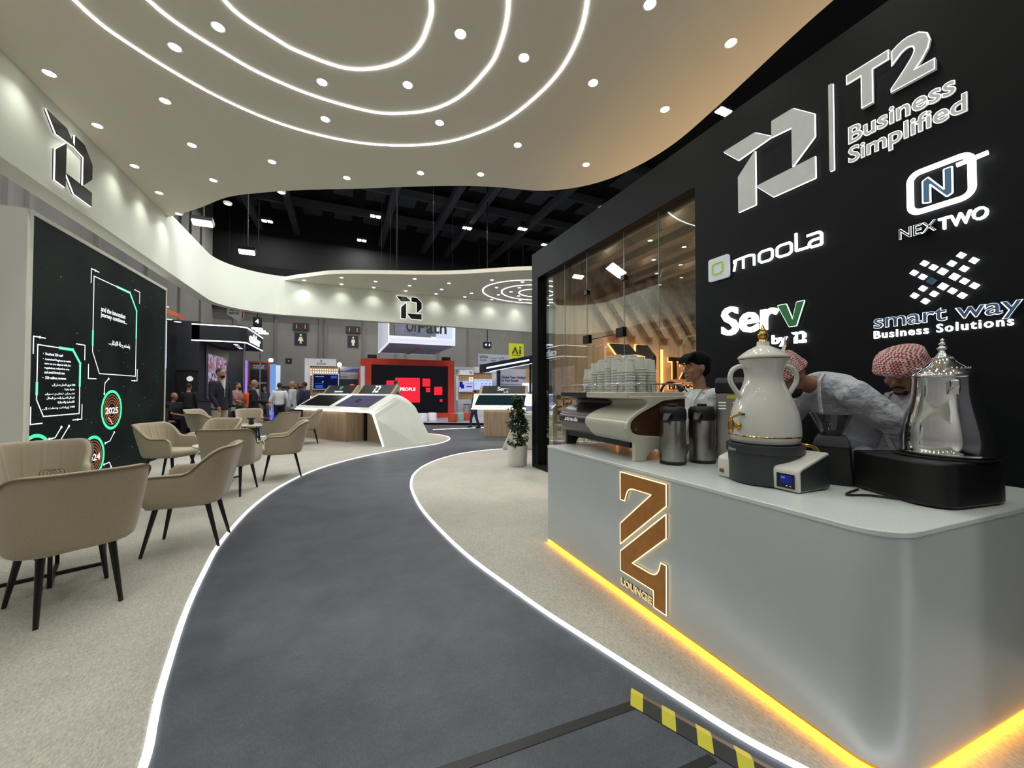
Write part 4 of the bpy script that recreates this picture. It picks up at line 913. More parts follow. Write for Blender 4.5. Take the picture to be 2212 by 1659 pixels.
for body, y0, z0, wd in ((arab('فريق العمل يصل إلى') + ' 250', 6.66, 1.39, .45), (arab('عضوا جديدا'), 6.90, 1.335, .2), (arab('لضمان تنظيم سوق'), 6.54, 1.275, .56), (arab('الرسائل القصيرة والحد من الرسائل'), 6.57, 1.225, .53), (arab('الاقتحامية والاحتيالية'), 6.77, 1.168, .33), (arab('إيرادات وصلت إلى') + ' 350', 6.50, 1.10, .61)): VT(body, y0, z0, wd, .036)
def badge(y, z, r, yr):
    ring_ = lambda rr, wd, m_, nm: line(MB(), [(y + rr * math.cos(2 * PI * k / 40), z + rr * 1.04 * math.sin(2 * PI * k / 40)) for k in range(40)], wd, True).build(nm, m_, vw)
    ring_(r, .020, s_g, 'badge_ring'); 
    for k, rr in enumerate((.80, .66, .52, .38)): ring_(r * rr, .0035, s_o, 'badge_ring')
    VT(yr, y - r * .66, z - r * .22, r * 1.32, r * .36, s_w, .012)
    mb = MB(); disc(mb, y - r * .3, z - r * .45, .013); disc(mb, y - r * .1, z - r * .62, .011); disc(mb, y + r * .05, z - r * .8, .010); line(mb, [(y - r * .3, z - r * .45), (y - r * .1, z - r * .62), (y + r * .05, z - r * .8)], .004); mb.build('badge_dots', s_w, vw)
badge(8.03, 1.04, .275, '2025'); badge(7.55, .38, .275, '2024'); badge(6.40, .52, .275, '2023')
cir = MB()
for pts in ([(7.92, 1.52), (7.82, 1.45), (7.81, 1.29)], [(6.63, .74), (6.74, .75), (6.85, .87)], [(6.80, .66), (7.0, .87)], [(8.11, .68), (7.99, .56), (7.86, .54)], [(7.84, .22), (7.99, .23), (8.04, .15)]):
    line(cir, pts, .006); disc(cir, *pts[0], .018); disc(cir, *pts[-1], .018)
cir.build('circuit_lines', s_w, vw)
mb = MB()
for k in range(90): disc(mb, random.uniform(6.35, 9.85), random.uniform(.2, 3.25), random.uniform(.003, .011), .001, 6)
mb.build('star_specks', s_d, vw)

# ---------------------------------------------------------------- oak and white kiosks
m_kled = LED('kiosk_led', (255, 255, 246), 4.0); m_kscr = M('kiosk_screen', (12, 16, 16), .12, coat=.5); m_kscr2 = LED('kiosk_screen_on', (98, 96, 120), .75); m_kblack = M('kiosk_board', (18, 22, 24), .35)
m_kscr3 = LED('kiosk_screen_teal', (28, 48, 54), .8); m_kscr_p = LED('kiosk_screen_lilac', (130, 130, 175), .8)
def kiosk(loc, rot, label, boards, mir=1, screens=(m_kscr, m_kscr2), length=4.05, wood0=1.69, group=None):
    t = thing('kiosk', label, 'kiosk', loc, rot, group)
    q = lambda a, b, z: (-a * mir, b, z)
    Lm = length
    F = [(Lm, 0, .86), (.64, 0, .86), (.54, 0, .85), (.44, 0, .815), (.37, 0, .76), (.33, 0, .68), (0, 0, 0)]
    G = [(Lm + .12, .75, 1.25), (.72, .75, 1.25), (.62, .76, 1.23), (.54, .78, 1.19), (.48, .79, 1.12), (.42, .80, 1.02), (-.26, .78, 0)]
    B = [(Lm + .12, .98, 1.25), (.74, 1.0, 1.23), (.66, 1.05, 1.19), (.58, 1.12, 1.13), (.50, 1.2, 1.04), (.40, 1.3, .90), (-.14, 1.40, 0)]
    o = MB().grid([[q(*p) for p in F], [q(*p) for p in G], [q(*p) for p in B]]).build('shell', m_white, t)
    sd = o.modifiers.new('s', 'SOLIDIFY'); sd.thickness = .055; sd.offset = -1 if mir > 0 else 1
    # light line under the front lip
    def lift(P, dz): return [(a, b - .006, z - dz) for a, b, z in P]
    pts = [q(a + (.05 if z < .8 else .02), b - .004, z - .055 if z > .5 else z) for a, b, z in F]
    MB().tube(smooth_path(pts[:-1], 3) + [Vector(q(.055, -.004, .02))], .016, 6).build('light_line', m_kled, t, smooth=60)
    lip = [q(a, b - .002, z - .03) for a, b, z in F[:-1]]
    MB().prism([(-a * mir, b) for a, b in [(Lm - .35, .03), (wood0, .08), (wood0 - .19, 1.0), (Lm - .2, 1.0)]], 0, .79).build('oak_base', m_kwood, t)
    MB().prism([(-a * mir, b) for a, b in [(wood0 - .24, .55), (.50, .62), (.46, .95), (wood0 - .26, .95)]], 0, .76).build('oak_base', m_kwood, t)
    MB().box(*sorted((-(wood0 - .26) * mir, -(wood0 - .18) * mir)), .5, .9, 0, .76).build('shadow_gap', m_blackmetal, t)
    sl = Vector((0, .75, .39)).normalized(); nrm = Vector((0, -.39, .75)).normalized()
    n = len(boards); span = (Lm - .75) / 2
    for i, bd in enumerate(boards):
        a0 = .75 + i * (span + .08) + .02; a1 = a0 + span - .16
        MB().obox(Vector((-(a0 + a1) / 2 * mir, 0, .86)) + sl * .43 + nrm * .003, (1, 0, 0), sl, nrm, (a1 - a0) / 2, .31, .003).build('touch_screen', screens[i], t)
        up = Vector((0, .22, .27)).normalized(); un = Vector((0, -.27, .22)).normalized(); c = Vector((-(a0 + a1) / 2 * mir, .80, 1.245))
        MB().obox(c + up * .165 - un * .05, (1, 0, 0), up, un, (a1 - a0) / 2 + .03, .17, .048).build('oak_board', m_kwood, t)
        MB().obox(c + up * .165, (1, 0, 0), up, un, (a1 - a0) / 2 - .05, .165, .004).build('black_board', m_kblack, t)
        org = c + up * .165 + un * .005
        bd(t, org, up, a1 - a0)
    return t
m_bw = M('board_white', (235, 236, 238), .5, emit=.35); m_bg = M('board_green', (96, 200, 150), .5, emit=.3)
ux3 = Vector((1, 0, 0))
def bd_auth(t, org, up, wd):
    sh = [(0, .0), (.055, .05), (.065, .11), (.0, .135), (-.065, .11), (-.055, .05)]
    mb = MB(); un = ux3.cross(up)
    for i in range(6): mb.tube([org + ux3 * a + up * (b - .01) for a, b in (sh[i], sh[(i + 1) % 6])], .008, 5)
    mb.tube([org + ux3 * a + up * b for a, b in ((-.02, .06), (.0, .035), (.03, .075), (0, .085))], .007, 5)
    mb.build('shield_mark', m_bg, t); text('lettering', 'Authentica', org - ux3 * .22 - up * .115, ux3, up, .44, .075, m_bw, t, .012, .004)
def bd_emb(t, org, up, wd): polys(MB(), EMB, org - ux3 * .14 - up * .12, ux3, up, .28, .25, .005).build('emblem', m_bw, t)
def bd_serv(t, org, up, wd):
    text('lettering', 'Ser', org - ux3 * .20 - up * .04, ux3, up, .26, .15, m_bw, t, .01, .004); text('lettering', 'v', org + ux3 * .065 - up * .04, ux3, up, .11, .11, M('board_teal', (90, 140, 125), .5, emit=.2), t, .01, .004)
    text('lettering', 'by', org + ux3 * .02 - up * .13, ux3, up, .06, .055, m_bw, t, .01, .004); polys(MB(), EMB, org + ux3 * .095 - up * .12, ux3, up, .06, .05, .004).build('emblem', m_bw, t)
def bd_plain(t, org, up, wd): pass
k1 = kiosk((.938, 9.523, .006), math.radians(-57.6), 'oak and white demo kiosk with two sloping screens, standing on the cafe carpet', [bd_emb, bd_auth], screens=(m_kscr2, m_kscr))
sl = Vector((0, .75, .39)).normalized(); nrm = Vector((0, -.39, .75)).normalized()
polys(MB(), EMB, Vector((-1.72, 0, .86)) + sl * .36 + nrm * .0065, (1, 0, 0), sl, .22, .16, .001).build('screen_emblem', LED('screen_dark_mark', (30, 30, 40), .5), k1)
kiosk((7.0, 8.85, 0), math.radians(-32), 'oak and white demo kiosk with dark teal screen, farther off behind the potted ficus', [bd_plain, bd_serv], screens=(m_kscr_p, m_kscr3), wood0=1.9)
t = thing('kiosk', 'white kiosk of which only the slanting end shows behind the potted ficus', 'kiosk', (3.34, 8.12, .0065), math.radians(-26))
MB().plate([(0, 0), (.36, .80), (1.5, .80), (1.5, 0)], (0, .8, 0), (1, 0, 0), (0, 0, 1), .8).build('shell', m_white, t, bevel=.02)
MB().box(.42, 1.45, .05, .75, .80, .85).build('top', m_white, t, bevel=.02)
MB().obox((.95, .4, .865), (1, 0, 0), (0, .95, .3), (0, -.3, .95), .4, .28, .006).build('touch_screen', m_kscr_p, t)

# ---------------------------------------------------------------- potted plants
m_pot = M('white_pot', (228, 228, 222), .45); m_soil = M('soil', (40, 32, 26), .95); m_leaf = M('ficus_leaf', (44, 74, 40), .45, noise=(14, .45)); m_stem = M('plant_stem', (70, 58, 42), .8)
def plant(x, y, label, pot=True, h=.86, z0=.006):
    t = thing('potted_ficus', label, 'plant', (x, y, z0))
    MB().lathe([(.135, 0), (.155, .004), (.165, .03), (.180, .34), (.180, .36), (.168, .36), (.166, .32), (.001, .315)], 36).build('pot', m_pot, t, smooth=40)
    MB().lathe([(.166, .318), (.1, .328), (.001, .33)], 20).build('soil', m_soil, t)
    rnd = random.Random(int(x * 100)); st = MB(); lf = MB()
    for k in range(54):
        a = rnd.uniform(0, 2 * PI); zt = .36 + rnd.random() ** .8 * h; rr = .235 * (1 - ((zt - .36) / h) ** 1.6 * .82) * rnd.uniform(.6, 1)
        if zt < .5: rr *= .75
        e_ = Vector((rr * math.cos(a), rr * math.sin(a), zt)); b_ = Vector((0, 0, max(.31, zt - rr * .9)))
        m_ = (b_ + e_) / 2 + Vector((0, 0, .03)); st.tube(smooth_path([b_, m_, e_], 3), .003, 4)
        for j in range(14):
            f = rnd.uniform(.25, 1.05); p = b_.lerp(e_, f) + Vector((rnd.gauss(0, .022), rnd.gauss(0, .022), rnd.gauss(0, .02)))
            d = Vector((math.cos(a + rnd.gauss(0, .9)), math.sin(a + rnd.gauss(0, .9)), rnd.uniform(-.9, .15))).normalized(); s_ = d.cross(Vector((rnd.gauss(0, .4), rnd.gauss(0, .4), 1))).normalized(); l = rnd.uniform(.06, .105); w_ = l * .25; up = s_.cross(d) * .012
            lf.add([p, p + d * l * .35 + s_ * w_ + up, p + d * l * .7 + s_ * w_ * .8, p + d * l, p + d * l * .7 - s_ * w_ * .8, p + d * l * .35 - s_ * w_ + up, p + d * l * .4], [(0, 1, 6), (1, 2, 6), (2, 3, 6), (3, 4, 6), (4, 5, 6), (5, 0, 6)])
    st.tube([(0, 0, .31), (.01, 0, .6), (0, .01, .36 + h * .92)], .010, 6, rs=[.012, .009, .004]); st.build('stems', m_stem, t); lf.build('foliage', m_leaf, t, fixn=False)
    return t
plant(2.885, 6.15 + .12, 'young ficus in a white pot beside the black frame post')
plant(3.55, 4.75, 'ficus in a white pot inside the meeting room behind the glass', h=.72)
# ================================================================ BOOTHS AND SIGNS BEYOND THE STAND
RZ = 0.0
X1, Z1_ = (1, 0, 0), (0, 0, 1)
m_red = M('red_paint', (196, 58, 40), .5); m_offw = M('booth_white', (222, 224, 230), .5); m_bkp = M('booth_black', (20, 22, 28), .5); m_navy = M('navy_panel', (30, 38, 60), .5)
m_peg = M('peg_wood', (196, 164, 122), .6)
def TX(p, body, x, z, wd, h, mat, y=-.01, b=.01, nm='lettering'): return text(nm, body, (x, y, z), X1, Z1_, wd, h, mat, p, b, .006)
# red stage with its LED wall
t = thing('stage_platform', 'low grey stage platform with black edge under the red screen booth', 'stage', (2.2, 15.75, 0), math.radians(-28))
MB().box(0, 4.6, 0, 4.6, 0, .085).build('deck', M('stage_deck', (150, 152, 165), .35), t); MB().box(-.01, 4.61, -.012, 0, 0, .08).build('edge', m_blackmetal, t)
t = thing('led_booth', 'red framed booth whose black screen shows red squares and PEOPLE', 'booth', (.93, 18.0, .087))
Wd = 4.01
MB().box(0, Wd, 0, .5, 2.42, 2.70).box(0, .26, 0, .5, 0, 2.42).box(Wd - .30, Wd, 0, .5, 0, 2.42).box(.26, Wd - .3, 0, .5, 0, .22).build('frame', m_red, t)
MB().box(-.16, 0, .05, 1.5, 0, 2.45).build('side_wing', m_offw, t); MB().box(-.17, 0, .04, 1.5, 2.36, 2.68).build('side_header', m_red, t)
MB().box(.26, Wd - .30, .02, .06, .22, 2.42).build('screen', LED('screen_off_black', (26, 26, 30), .8), t)
m_sq = LED('screen_red', (255, 42, 62), 1.0)
for x, z, s_ in ((1.28, .72, 1.10), (.90, 1.35, .36), (2.50, 1.46, .36), (2.66, 1.20, .20), (3.05, 1.06, .38), (3.32, .74, .12)): MB().box(x, x + s_, .012, .018, z, z + s_ * 1.03).build('red_square', m_sq, t)
TX(t, 'PEOPLE', 1.50, 1.25, .68, .16, LED('screen_text', (255, 235, 240), 1.3), .010, .03)
for x, i in ((.05, 0), (3.40, 1)): s2 = thing('stage_speaker', 'black speaker on top of the red booth, %s end' % ('left', 'right')[i], 'speaker', (.93 + x + .25, 18.2, 2.788)); MB().box(-.19, .19, -.12, .12, 0, .17).build('cabinet', m_blackpl, s2, bevel=.01); MB().box(-.16, .16, -.126, -.12, .02, .15).build('grille', m_bkp, s2)
# ottomans on the stage
def ottoman(x, y, m_, lab):
    t = thing('ottoman', lab, 'stool', (x, y, .086), 0, 'round stools on the stage')
    MB().lathe([(.17, 0), (.185, .01), (.188, .31), (.178, .335), (.10, .342), (.001, .342)], 28).build('drum', m_, t, smooth=50)
    MB().lathe([(.1885, .295), (.191, .30), (.1885, .305)], 28, cap=False).build('seam', m_, t, smooth=60)
m_or = M('rust_felt', (190, 74, 48), .9); m_teal = M('teal_felt', (130, 176, 176), .9); m_wf = M('white_felt', (226, 228, 236), .9)
ottoman(3.05, 15.95, m_wf, 'white round stool nearest the oak kiosk end'); ottoman(3.48, 16.15, m_wf, 'white round stool standing behind the other white one'); ottoman(4.15, 15.35, m_or, 'rust round stool, front one of the coloured three'); ottoman(4.52, 15.62, m_teal, 'pale teal round stool between two rust ones'); ottoman(4.86, 15.85, m_or, 'rust round stool half hidden behind the teal one')
# hanging cube
t = thing('hanging_sign', 'white slatted hanging cube sign above the red framed booth', 'sign', (1.75, 16.69, 3.36))
MB().box(0, 2.87, 0, 4.9, 0, .03).box(0, 2.87, 0, .05, 0, .30).box(0, .05, 0, 4.9, 0, 1.6).box(2.82, 2.87, 0, 4.9, 0, 1.6).box(0, 2.87, 0, .05, 1.2, 1.6).build('case', M('cube_white', (225, 228, 245), .5, emit=.35), t)
mb = MB()
for k in range(16): mb.box(.08, 2.87, .2 + k * .27, .26 + k * .27, -.03, 0)
mb.build('slats', M('cube_slat', (140, 142, 152), .6), t); MB().box(1.35, 1.6, .05, 4.5, -.035, -.03).build('stripe', M('cube_stripe', (196, 172, 176), .6), t)
MB().box(.28, 2.0, -.01, .0, .34, 1.2).build('screen', M('cube_screen', (96, 100, 120), .4, noise=(9, .5), emit=.3), t); MB().box(2.0, 2.75, -.01, .0, .30, 1.2).build('light_bars', LED('cube_bars', (190, 205, 250), 1.2), t)
mb = MB()
for k in range(9): mb.box(2.02 + k * .085, 2.04 + k * .085, -.02, -.01, .30, 1.2)
mb.build('bar_lines', m_offw, t)
TX(t, 'Ui', .74, .50, .40, .50, m_blackpl, -.03, .02); TX(t, 'Path', 1.22, .48, 1.25, .54, m_blackpl, -.03, .02)
for x, y in ((.1, .2), (2.8, .2), (.1, 4.3), (2.8, 4.3)): MB().tube([(x, y, 1.6), (x, y, 11.44)], .004, 5).build('wire', m_blackmetal, t)
# white pegboard booths
def pegboard(t, x0, x1, z0, z1, y, nx, nz, nm='pegboard', lit=()):
    MB().box(x0, x1, y, y + .03, z0, z1).build(nm, m_peg, t); d_ = MB(); l_ = MB()
    for i in range(nx):
        for k in range(nz):
            x = x0 + (i + .5) * (x1 - x0) / nx; z = z0 + (k + .5) * (z1 - z0) / nz; s_ = (x1 - x0) / nx * .24
            (l_ if (i, k) in lit else d_).box(x - s_, x + s_, y - .004, y, z - s_, z + s_)
    if d_.v: d_.build('peg_holes', M('peg_hole', (96, 76, 52), .8), t)
    if l_.v: l_.build('lit_holes', LED('peg_lit', (255, 248, 235), 2.0), t)
t = thing('exhibit_booth', 'white booth with lit pegboard and navy screen left of the red stage', 'booth', (-1.68, 21.53, 0), RZ); t.scale.x = 0.873
MB().box(0, 1.62, 0, .3, 2.60, 2.96).box(0, .26, 0, .3, 0, 2.60).build('frame', m_offw, t)
pegboard(t, .26, 1.72, .1, 2.60, .06, 12, 20, lit=[(i, k) for i in range(12) for k in (16, 17, 18)] + [(i, k) for i in (0, 1, 2) for k in range(8)])
MB().box(.40, 1.78, -.06, .02, 1.40, 2.22).build('screen_frame', m_offw, t, bevel=.01); MB().box(.45, 1.73, -.065, -.06, 1.45, 2.17).build('screen', LED('screen_navy', (14, 22, 60), .9), t)
TX(t, 'Xoriantive', .60, 2.68, .50, .07, m_bkp); text('mark', 'X', (.78, -.012, 2.79), X1, Z1_, .12, .12, m_bkp, t, .02, .005)
s_t = LED('screen_pale', (150, 180, 240), 1.0); TX(t, 'Smarter automation', .55, 2.04, .45, .05, s_t, -.07); MB().box(1.35, 1.66, -.07, -.066, 1.98, 2.10).box(.55, .95, -.07, -.066, 1.70, 1.72).box(.55, .95, -.07, -.066, 1.5, 1.63).build('screen_blocks', LED('screen_blue', (60, 100, 210), .7), t); MB().lathe([(.04, 0), (.001, .001)], 14).xf(Matrix.Translation((.93, -.07, 1.80)) @ Matrix.Rotation(PI / 2, 4, 'X')).build('screen_dot', s_t, t)
t = thing('exhibit_booth', 'blue topped booth with pale lettering between the pegboard booth and the red stage', 'booth', (-.26, 23.06, 0), RZ); t.scale.x = 0.904
MB().box(0, 1.35, 0, .1, 2.0, 2.68).build('header', M('header_grey', (150, 152, 162), .5), t); MB().prism([(0, 2.44), (.5, 2.46), (.9, 2.56), (1.35, 2.58), (1.35, 2.42), (0, 2.40)], 0, .01).xf(Matrix.Rotation(PI / 2, 4, 'X')).build('swoosh', M('swoosh_blue', (40, 70, 150), .5, emit=.2), t)
MB().box(0, 1.35, 0, .1, 0, 2.0).build('panel', m_navy, t); TX(t, 'speedcast', .62, 2.22, .62, .14, m_offw); TX(t, 'for Success', .2, 2.10, .4, .07, m_bkp); MB().box(1.20, 1.42, -.25, -.02, 0, 2.6).build('red_edge', m_red, t)
t = thing('round_screen', 'round pink and orange glowing disc behind the shield emblem board', 'display', (.30, 18.3, 0), RZ); MB().lathe([(.20, 0), (.20, .03), (.001, .03)], 32).xf(Matrix.Translation((.12, 0, 1.44)) @ Matrix.Rotation(PI / 2, 4, 'X')).build('disc', LED('disc_coral', (255, 112, 90), 1.0), t)
MB().box(-.06, .30, -.035, -.03, 1.25, 1.34).build('band', LED('disc_magenta', (235, 60, 200), 1.0), t); MB().box(.08, .16, -.01, .02, 0, 1.25).build('post', m_blackmetal, t); MB().box(-.15, .4, -.2, .2, 0, .03).build('foot', m_blackmetal, t)
t = thing('exhibit_booth', 'white booth with pegboard and pale diagram screen, taller of the two pegboard pair', 'booth', (6.30, 19.07, 0), RZ)
MB().box(.02, 1.25, 0, .3, 2.28, 2.60).box(.98, 1.25, 0, .3, 0, 2.3).build('frame', m_offw, t); pegboard(t, -.02, 1.0, .9, 2.28, .05, 11, 14); TX(t, 'novigo', .34, 2.39, .66, .12, m_bkp, b=.012)
MB().box(-.06, 1.0, -.06, .02, 1.38, 1.97).build('screen_frame', m_offw, t, bevel=.008); MB().box(-.02, .96, -.064, -.06, 1.42, 1.93).build('screen', LED('screen_white2', (190, 205, 250), 1.0), t); TX(t, 'Automation roadmap', .06, 1.85, .8, .045, LED('screen_navytext', (50, 70, 150), .5), -.07)
mb = MB()
for k in range(3):
    mb.box(.30 + k * .22, .42 + k * .22, -.068, -.065, 1.64, 1.66).box(.38 + k * .22, .44 + k * .22, -.068, -.065, 1.70, 1.76).box(.0, .14, -.068, -.065, 1.52 + k * .1, 1.53 + k * .1)
mb.build('diagram', LED('screen_line', (90, 110, 190), .6), t); MB().box(-.1, 1.25, -.35, .0, 0, .80).build('counter', m_offw, t, bevel=.01)
t = thing('exhibit_booth', 'white booth with pegboard and screen showing a deep blue picture, right of red booth', 'booth', (6.14, 21.40, 0), RZ); t.scale.x = 1.070
MB().box(.05, 1.15, 0, .3, 2.26, 2.55).box(-.15, -.02, 0, .3, 0, 2.2).build('frame', m_offw, t); pegboard(t, .02, 1.1, .7, 2.26, .05, 12, 18, lit=[(i, k) for i in range(6, 11) for k in (14, 15, 16)]); TX(t, 'TJ', .56, 2.33, .18, .14, m_bkp, b=.03)
MB().box(-.02, .86, -.06, .02, 1.28, 1.93).build('screen_frame', m_offw, t, bevel=.008); MB().box(.02, .84, -.064, -.06, 1.32, 1.88).build('screen', LED('screen_lilac', (185, 190, 240), .9), t); MB().box(.02, .20, -.068, -.065, 1.56, 1.88).box(.10, .28, -.068, -.065, 1.48, 1.72).build('picture', LED('screen_deepblue', (30, 40, 150), .7), t); MB().box(.40, .72, -.068, -.065, 1.56, 1.63).build('button', LED('screen_wine', (120, 40, 80), .7), t); TX(t, 'Trusted advisory', .40, 1.74, .34, .05, LED('screen_txt', (110, 115, 190), .6), -.07)
MB().box(-.15, 1.1, -.4, 0, 0, .84).build('counter', m_offw, t, bevel=.01)
t = thing('exhibit_booth', 'grey fascia with large navy letters behind the pegboard booths', 'booth', (6.69, 24.4, 0), RZ); MB().box(0, 1.6, 0, .1, 2.35, 2.92).box(0, .1, 0, .1, 0, 2.35).box(1.5, 1.6, 0, .1, 0, 2.35).build('fascia', M('epson_grey', (170, 174, 186), .5), t); TX(t, 'EPSON', -.05, 2.46, 1.1, .30, m_navy, b=.0)
# bar stools
for x, y, lab in ((5.72, 18.55, 'dark bar stool before the white booths, left one'), (6.02, 18.40, 'dark bar stool before the white booths, right one')):
    t = thing('bar_stool', lab, 'stool', (x, y, 0), RZ, 'dark bar stools')
    MB().lathe([(.14, .66), (.155, .665), (.155, .685), (.14, .69), (.001, .69)], 20).build('seat', m_blackmetal, t, smooth=50)
    for sx in (-1, 1):
        for sy in (-1, 1): MB().tube([(sx * .09, sy * .09, .67), (sx * .16, sy * .16, 0)], .011, 6).build('leg', m_blackmetal, t)
    MB().tube([(-.13, -.13, .24), (.13, -.13, .24), (.13, .13, .24), (-.13, .13, .24)], .008, 6, True).build('footrest', m_blackmetal, t)
# dark canopy booth with the long light bar
t = thing('exhibit_booth', 'booth with lilac text wall under the dark sloping light bar', 'booth', (7.56, 18.5, 0), RZ); t.scale.x = 1.200
MB().box(-.08, 1.50, .0, .12, 0, 2.5).build('wall', M('booth_lilac', (176, 176, 196), .5, emit=.12), t); m_bt = M('booth_text', (24, 24, 40), .5)
TX(t, 'Global Team Dedicated', .03, 2.0, 1.28, .13, m_bt, b=.018); TX(t, 'to Your Success', .03, 1.83, .80, .13, m_bt, b=.018); TX(t, '200 employees serving you from 15 offices', .03, 1.66, 1.2, .06, m_bt); TX(t, 'in multiple countries worldwide', .03, 1.57, .75, .05, m_bt)
MB().box(-.20, -.06, -.12, 0, 0, 2.5).build('post', m_navy, t); MB().box(1.05, 1.28, -.5, -.3, 1.75, 2.5).build('gold_column', M('gold_wall', (190, 160, 110), .4), t); MB().box(.9, 1.3, -.6, -.3, 1.30, 1.75).build('white_box', M('box_lit', (240, 240, 250), .5, emit=.6), t)
bar = MB(); A_ = Vector((-2.35, -1.75, 2.38)); B_ = Vector((.35, -3.55, 2.82)); d = (B_ - A_).normalized(); s_ = Vector((-d.y, d.x, 0)).normalized(); n_ = d.cross(s_)
t2 = thing('canopy_beam', 'sloping dark canopy beam with a long white light bar', 'beam', (5.70, 16.0, 0), RZ)
for nm, z0, z1, x0, x1, y_, m_ in (('beam', 2.14, 2.52, 0, 2.5, 0, m_navy), ('light_bar', 2.29, 2.36, .15, 2.25, -.012, LED('bar_white', (250, 250, 255), 2.4)), ('edge_line', 2.13, 2.15, .3, 2.4, -.012, LED('bar_white', (250, 250, 255), 2.4))):
    sk = .20; mb = MB(); mb.loft([[(x0, y_, z0 + sk * x0), (x0, y_ + (.5 if nm == 'beam' else .01), z0 + sk * x0), (x0, y_ + (.5 if nm == 'beam' else .01), z1 + sk * x0), (x0, y_, z1 + sk * x0)], [(x1, y_, z0 + sk * x1), (x1, y_ + (.5 if nm == 'beam' else .01), z0 + sk * x1), (x1, y_ + (.5 if nm == 'beam' else .01), z1 + sk * x1), (x1, y_, z1 + sk * x1)]]); mb.build(nm, m_, t2)
MB().box(2.4, 2.48, .2, .28, 0, 2.6).build('leg', m_navy, t2)
# banners and hall signs
t = thing('hall_banner', 'pale lilac banner with navy print hanging before the hall wall', 'banner', (9.4, 27.5, 2.9), RZ); MB().box(0, 2.5, 0, .02, 0, 1.25).build('sheet', M('banner_pale', (176, 180, 196), .7), t); TX(t, 'GITEX', .1, .95, .7, .17, m_navy, b=.02); TX(t, 'GLOBAL', .12, .74, .55, .10, m_navy); TX(t, '13-17 OCT', .95, .90, .55, .10, m_navy); TX(t, 'DUBAI', 1.0, .72, .4, .10, m_navy); TX(t, 'Hall 4', .1, .40, .45, .1, m_navy); TX(t, '(EXPO)', .1, .08, .62, .22, m_navy, b=.02); TX(t, 'To: H25', 1.6, .95, .5, .1, m_navy); TX(t, 'To: H27', 1.75, .78, .5, .1, m_navy)
for x in (.05, 2.45): MB().tube([(x, 0, 1.25), (x, 0, 11.9)], .003, 5).build('wire', m_blackmetal, t)
t = thing('hall_banner', 'yellow green banner with two bold black letters hanging from the roof', 'banner', (10.3, 23.8, 3.2), RZ); MB().box(0, 1.12, 0, .02, 0, 1.38).build('sheet', M('banner_yellow', (196, 200, 44), .7, emit=.1), t)
mb = MB(); mb.tube([(.28, -.02, .68), (.46, -.02, 1.12), (.64, -.02, .68)], .055, 8); mb.tube([(.84, -.02, .68), (.84, -.02, .98)], .055, 8); mb.ball((.84, -.02, 1.12), .06); mb.build('lettering', m_bkp, t); TX(t, 'EVERYTHING', .27, .54, .6, .06, m_bkp); TX(t, 'KENYA', .27, .22, .62, .15, m_bkp, b=.02)
for x in (.05, 1.07): MB().tube([(x, 0, 1.38), (x, 0, 11.6)], .003, 5).build('wire', m_blackmetal, t)
m_lcdn = LED('hall_number', (190, 225, 255), 2.0)
t = thing('hall_number_sign', 'dark hanging box showing the lit number 4, above the black booth', 'sign', (-4.25, 23.7, 4.72), RZ); MB().box(0, .36, 0, .3, 0, .50).build('case', m_bkp, t, bevel=.03); text('number', '4', (.1, -.004, .15), X1, Z1_, .17, .22, m_lcdn, t, .03, .004); MB().box(.16, .20, .13, .17, .5, 10.08).build('rod', m_blackmetal, t)
t = thing('hall_number_sign', 'dark hanging box showing two lit symbols, right of the white cube', 'sign', (8.1, 22.6, 4.05), RZ); MB().box(0, .50, 0, .2, 0, .37).build('case', m_bkp, t, bevel=.02); text('number', '4', (.06, -.004, .1), X1, Z1_, .13, .17, m_lcdn, t, .03, .004); text('arrow', '6', (.32, -.004, .1), X1, Z1_, .09, .17, m_lcdn, t, .03, .004); MB().box(.23, .27, .08, .12, .37, 10.75).build('rod', m_blackmetal, t); MB().prism([(0, 0), (.5, 0), (.25, -.18)], 0, .02).xf(Matrix.Translation((0, .1, 0)) @ Matrix.Rotation(PI / 2, 4, 'X')).build('pointer', M('pointer_grey', (110, 112, 118), .6), t)
m_sgn = M('sign_navy', (24, 28, 52), .5); m_fig = M('figure_cream', (214, 216, 170), .5, emit=.15)
for x, skirt, lab in ((-3.35, True, 'navy washroom sign with a cream figure in a skirt'), (.42, False, 'navy washroom sign with a cream standing figure, nearer the red booth')):
    t = thing('washroom_sign', lab, 'sign', (x, 33.968, 4.9), 0, None); MB().box(0, .82, 0, .03, 0, .98).build('plate', m_sgn, t)
    mb = MB(); mb.ball((.41, -.005, .80), (.075, .012, .075)); body = [(.30, .66), (.52, .66), (.56, .40), (.50, .40), (.50, .14), (.43, .14), (.41, .35), (.39, .14), (.32, .14), (.32, .40), (.26, .40)] if not skirt else [(.33, .66), (.49, .66), (.60, .34), (.48, .34), (.47, .12), (.43, .12), (.41, .3), (.39, .12), (.35, .12), (.34, .34), (.22, .34)]
    mb.plate(body, (0, -.002, 0), X1, Z1_, .01); mb.build('figure', m_fig, t)
    e = thing('exit_lamp_box', 'dark brown twin lamp box above the %s washroom sign' % ('skirted' if skirt else 'standing figure'), 'lamp', (x - .12, 33.898, 6.05)); MB().box(0, 1.08, 0, .1, 0, .58).build('case', M('brown_case', (58, 40, 38), .6), e, bevel=.02)
    for k in (.22, .80): MB().box(k, k + .06, -.02, 0, .15, .45).build('lens', M('lamp_dim', (180, 170, 160), .5), e)
t = thing('wall_notice', 'small black square notice low on the hall back wall', 'sign', (-3.95, 33.978, 3.45)); MB().box(0, .42, 0, .02, 0, .42).build('plate', m_bkp, t); text('mark', 'v', (.15, -.004, .14), X1, Z1_, .12, .12, m_offw, t, .0, .004)
